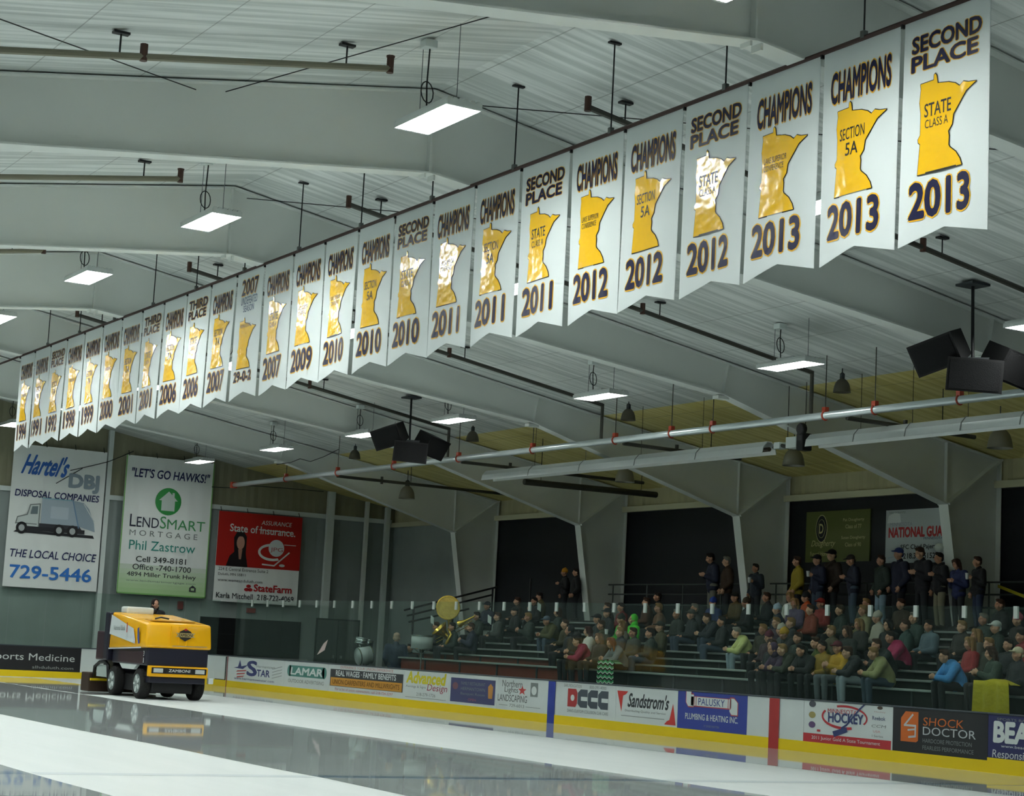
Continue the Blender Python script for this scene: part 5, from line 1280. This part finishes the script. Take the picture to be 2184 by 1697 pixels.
def drum(px, py, x, r, h, label, stand=True, shell=DRUM, tilt=0., name='snare_drum'):
    c = at(px, py, 0, x); t = thing(name, (c.x, c.y, 0), label, 'drum', 'drums by the far end of the bleachers')
    M = Matrix.Translation(c) @ Matrix.Rotation(radians(tilt), 4, 'Y')
    MB().lathe([(r,-h/2),(r,h/2)], n=24, M=M, cap=True).build('shell', shell, t, True)
    for z in (-h/2, h/2): MB().lathe([(r*1.0,z-.015),(r*1.06,z-.012),(r*1.06,z+.012),(r*.99,z+.015)], n=24, M=M).build('hoop', CHR, t)
    if stand and c.z-h/2 > .1:
        mb = MB(); zt = c.z-h/2-.02
        mb.tube([(c.x, c.y, .3), (c.x, c.y, zt)], .018, 6)
        for k in range(3): a = 2*pi*k/3; mb.tube([(c.x+.3*cos(a), c.y+.3*sin(a), .01), (c.x, c.y, .4)], .012, 6); mb.tube([(c.x, c.y, zt-.12), (c.x+r*.8*cos(a), c.y+r*.8*sin(a), zt)], .012, 6)
        mb.build('stand', CHR, t)
drum(771, 1367, 1.6, .18, .16, 'shiny chrome snare drum left of the big man in blue', shell=CHR, tilt=12)
drum(784, 1372, 1.9, .17, .2, 'second shiny drum just right of the chrome snare', shell=CHR, tilt=12)
drum(776, 1398, 1.3, .25, .38, 'pale bass drum on the floor below the chrome snare', True, tilt=80, name='bass_drum')
drum(900, 1369, 1.45, .3, .36, 'big pale silver drum at the end of the bleachers', True, DRUM, 0, 'tenor_drum')
for px, py, x, lab in ((1044, 1321, 2.6, 'white music card held up among the band members'), (922, 1322, pl.x-.3, 'pale music sheet left of the big brass bell'), (1150, 1294, 4.6, 'small white sheet under the orange beanie'), (960, 1336, 2.6, 'pale sheet on the horn below the big brass bell')):
    c = at(px, py, 0, x); t = thing('music_sheet', c-Vector((0, 0, .12)), lab, 'sheet music')
    M = Matrix.Translation(c) @ Matrix.Rotation(radians(20), 4, 'X') @ Matrix.Rotation(radians(-12), 4, 'Y')
    MB().box((-.004, -.1, -.11), (.004, .1, .11), M).build('sheet', mat('#b9c4bf', .7), t)
    MB().tube([c-Vector((-.01, 0, .1)), c-Vector((-.03, 0, .45))], .008, 5).build('lyre', BLACK, t)
t = tag(MB().add([at(676, 1396, 0, .034), at(692, 1386, 0, .034), at(699, 1364, 0, .034), at(690, 1372, 0, .034)]+[q+Vector((.009, 0, 0)) for q in (at(676, 1396, 0, .034), at(692, 1386, 0, .034), at(699, 1364, 0, .034), at(690, 1372, 0, .034))], [(0,1,2,3),(7,6,5,4),(0,4,5,1),(1,5,6,2),(2,6,7,3),(3,7,4,0)]).build('sheet_of_paper', mat('#b5a9a4', .7)), 'crumpled pale paper stuck to the glass before the double doors', 'paper')

# ------------------------------------------------------------------ ice resurfacer
ZX, ZY = -6.68, 14.3
YB = mat('#eeb012', .22, 0, .5, 'resurfacer_yellow'); DKN = mat('#191a2b', .35, 0, .5, 'resurfacer_navy'); MRN = mat('#33202a', .35, name='resurfacer_maroon'); RUB = mat('#141414', .8, name='rubber', bump=.4, bscale=25)
t = Z = thing('ice_resurfacer', (ZX, ZY+2, 0), 'yellow and navy ice resurfacer driving toward the camera on wet ice', 'ice resurfacer')
xl, xr = ZX-.86, ZX+.83
def hexa(p0, p1):   # lower and upper quads
    return MB().add(list(p0)+list(p1), [(0,3,2,1),(4,5,6,7),(0,1,5,4),(1,2,6,5),(2,3,7,6),(3,0,4,7)])
bm = bmesh.new()
vs = [bm.verts.new(q) for q in ((xl, 14.3, 1.23), (xr, 14.3, 1.23), (xr, 16.95, 1.13), (xl, 16.95, 1.13), (xl+.04, 14.36, 1.80), (xr-.03, 14.36, 1.82), (xr-.03, 16.95, 2.05), (xl+.04, 16.95, 2.05))]
for f in ((0,3,2,1),(4,5,6,7),(0,1,5,4),(1,2,6,5),(2,3,7,6),(3,0,4,7)): bm.faces.new([vs[i] for i in f])
bmesh.ops.bevel(bm, geom=bm.edges[:], offset=.06, segments=3, affect='EDGES', profile=.5)
hop = MB().bm(bm).build('snow_tank', YB, t, True)
MB().bbox((xl+.3, 14.75, 1.86), (xr-.3, 16.2, 1.9), .015).build('tank_lid', mat('#c79a3a', .3), hop)
MB().tube([(xl+.45, 15.0, 1.92), (xl+.6, 15.0, 1.96), (xl+.8, 15.0, 1.93)], .02, 6).build('lid_handle', BLACK, hop)
for u in (.62, .82, 1.02): MB().bbox((xl+u, 14.285, 1.3), (xl+u+.02, 14.33, 1.76), .006).build('front_rib', YB, hop)
P = Print((xl+.05, 14.288, 1.23), (1, 0, 0), (0, 0, 1), (0, -1, 0)); P.STEP = .006
P.poly([(.72,.33),(.8,.42),(.93,.48),(1.06,.42),(1.14,.33),(1.06,.25),(.93,.18),(.8,.25)], C('#2a2622'), 1); P.poly([(.68,.28),(.74,.33),(.68,.38),(1.18,.38),(1.12,.33),(1.18,.28)], C('#b9a46a'), 2); P.text('ZAMBONI', .75, .295, 1.11, .365, C('#2a2622'), 3, off=.02); P.ell(.93, .46, .04, .025, RED, 2); P.strip([(.62, .06), (1.5, .07)], .012, GREY)
P.build('front_emblem', hop)
P = Print((xl-.012, 16.95, 1.1), (0, -1, 0), (0, 0, 1), (-1, 0, 0)); P.STEP = .005
P.poly([(.05,.4),(.12,.88),(.95,.72),(.95,.31)], C('#c9d1d1'), 1); P.poly([(.95,.72),(1.8,.56),(1.95,.3),(1.95,.2),(.95,.31)], C('#c9d1d1'), 1)
P.text('National Bank', .35, .5, 1.2, .62, GREY, 2, shear=.1); P.rect(1.3, .46, 1.36, .7, C('#b03028'), 2); P.strip([(.06, .04), (2.4, .12)], .03, C('#c9d1d1'), 1)
P.poly([(2.08,.56),(2.2,.6),(2.24,.34),(2.3,.22),(2.2,.2),(2.12,.34)], C('#46508c'), 2); P.build('side_decal', hop)
MB().bbox((xl+.1, 14.36, .8), (xr-.06, 16.9, 1.24), .03).build('lower_body', DKN, t)
MB().bbox((xl+.085, 14.6, .83), (xl+.11, 16.4, 1.12), .01).build('side_skirt', MRN, t)
P = Print((xl+.083, 14.7, .8), (0, -1, 0), (0, 0, 1), (-1, 0, 0)); P.text('3', .08, .22, .16, .34, WHITE); P.text('1', .1, .06, .15, .18, WHITE); P.build('fleet_number', t)
b = MB().bbox((xl+.12, 14.24, .55), (xr-.08, 14.4, .81), .03).build('front_bumper', YB, t)
MB().box((xl+.18, 14.228, .63), (xr-.13, 14.245, .77)).build('grille', BLACK, b)
MB().bbox((xl+.55, 14.215, .65), (xr-.5, 14.23, .76), .01).build('name_plate', mat('#1a1c1e', .4), b)
P = Print((xl+.55, 14.213, .65), (1, 0, 0), (0, 0, 1), (0, -1, 0)); P.text('ZAMBONI', .05, .025, .59, .088, mat('#c9cdcb', .3), off=.02, shear=.1); P.build('lettering', b)
LMP = mat('#c5cecb', .15, .2, name='headlamp_lens')
for x in (xl+.22, xr-.42): MB().bbox((x, 14.205, .65), (x+.24, 14.232, .75), .02).build('headlamp', LMP, b)
MB().bbox((xl+.16, 14.34, .4), (xr-.1, 14.6, .55), .03).build('front_apron', DKN, t)
MB().bbox((xl+.3, 14.5, .16), (xr-.35, 16.9, .56), .04).build('chassis', mat('#17181a', .6), t)
mb = MB()
mb.tube([(xl+.3, 14.9, .34), (xr-.2, 14.9, .34)], .07, 10); mb.tube([(xl+.3, 16.75, .34), (xr-.2, 16.75, .34)], .07, 10); mb.lathe([(.02,-.16),(.14,-.1),(.17,0),(.14,.1),(.02,.16)], (ZX+.1, 14.9, .32), 14); mb.build('axles', mat('#1b1c1e', .5, .3), t)
RIM = mat('#7d8887', .4, .4, name='wheel_rim')
for x, y, w_, s in ((xl+.2, 14.9, .26, -1), (xr-.14, 14.9, .26, 1), (xl+.2, 16.75, .26, -1), (xr-.14, 16.75, .26, 1)):
    r = .36; M = Matrix.Translation((x, y, r)) @ Matrix.Rotation(pi/2, 4, 'Y')
    wh = MB().lathe([(.225,-w_/2+.01),(.32,-w_/2),(.355,-w_/2+.03),(.36,-.05),(.36,.05),(.355,w_/2-.03),(.32,w_/2),(.225,w_/2-.01),(.225,-w_/2+.01)], n=28, M=M).build('tyre', RUB, t, True)
    rm = MB().lathe([(.0,.15),(.06,.155),(.075,.11),(.17,.115),(.2,.135),(.23,.128),(.23,-.1),(.05,-.1),(0,-.1)], n=24, M=M @ Matrix.Scale(1 if s > 0 else -1, 4, (0, 0, 1)))
    sp = MB()
    for k in range(5):
        a = 2*pi*k/5; sp.box((-.025, .05, .1), (.025, .2, .142), M @ Matrix.Scale(1 if s > 0 else -1, 4, (0, 0, 1)) @ Matrix.Rotation(a, 4, 'Z'))
    rm.build('wheel_rim', RIM, wh); sp.build('wheel_spokes', WHITE, wh)
MB().add([(xl+.12, 15.1, .81), (xl+.12, 16.4, .81), (xl+.12, 16.15, .68), (xl+.12, 15.35, .68)]+[(xl+.2, 15.1, .81), (xl+.2, 16.4, .81), (xl+.2, 16.15, .68), (xl+.2, 15.35, .68)], [(3,2,1,0),(4,5,6,7),(0,1,5,4),(1,2,6,5),(2,3,7,6),(3,0,4,7)]).build('white_side_tank', WHITE, t)
MB().bbox((xl-.02, 16.98, .85), (xr-.0, 17.3, 2.04), .04).build('rear_bulkhead', DKN, t)
MB().bbox((xl+.0, 17.3, .84), (xl+.5, 17.9, 1.56), .04).build('side_tank', MRN, t)
MB().bbox((xr-.55, 17.3, .84), (xr-.05, 18.0, 1.45), .04).build('seat_box', DKN, t)
MB().bbox((xl+.35, 17.5, .45), (xr-.1, 18.3, .85), .04).build('rear_deck', DKN, t)
MB().tube([(xl+.1, 17.05, .4), (xl+.08, 17.1, .72), (xl+.08, 17.3, .8), (xl+.08, 17.75, .78), (xl+.08, 18.1, .66), (xl+.1, 18.2, .4)], .045, 10).build('side_arch', BLACK, t, True)
MB().box((xl+.09, 17.2, .42), (xl+.1, 17.98, .72)).build('arch_panel', mat('#a9b8b5', .3), t)
con = MB().bbox((xl-.02, 18.2, .02), (xr+.12, 18.85, .5), .03).build('conditioner', mat('#3a2a20', .6, name='conditioner_brown'), t)
MB().bbox((xl+.0, 18.1, .3), (xr+.0, 18.2, .36), .01).build('warning_strip', YEL, con)
MB().bbox((xl+.35, 16.75, 2.02), (xl+1.05, 17.25, 2.2), .05).build('white_tank_hump', WHITE, t)
MB().lathe([(.03,0),(.07,.04),(.07,.1),(.04,.13),(0,.13)], n=12, M=Matrix.Translation((xl+1.12, 16.95, 2.05))).build('beacon', BLACK, t)
MB().bbox((xr-.03, 14.3, .42), (xr+.1, 14.42, .56), .02).build('white_lamp_box', WHITE, t)
MB().bbox((ZX+.05, 17.75, 1.45), (ZX+.55, 17.9, 1.95), .04).build('driver_seat', BLACK, t)
MB().tube([(ZX+.3, 17.35, 1.6), (ZX+.3, 17.3, 1.95)], .02, 6).build('steering_column', BLACK, t)
dr = at(333, 1288, 1, 17.55)
d_ = person((dr.x, 17.6, dr.z-.735), 0, 'sit', '#17181b', DK, 'hood', '#1c1613', 'driver in dark hooded jacket sitting behind the resurfacer', None, 1.0)
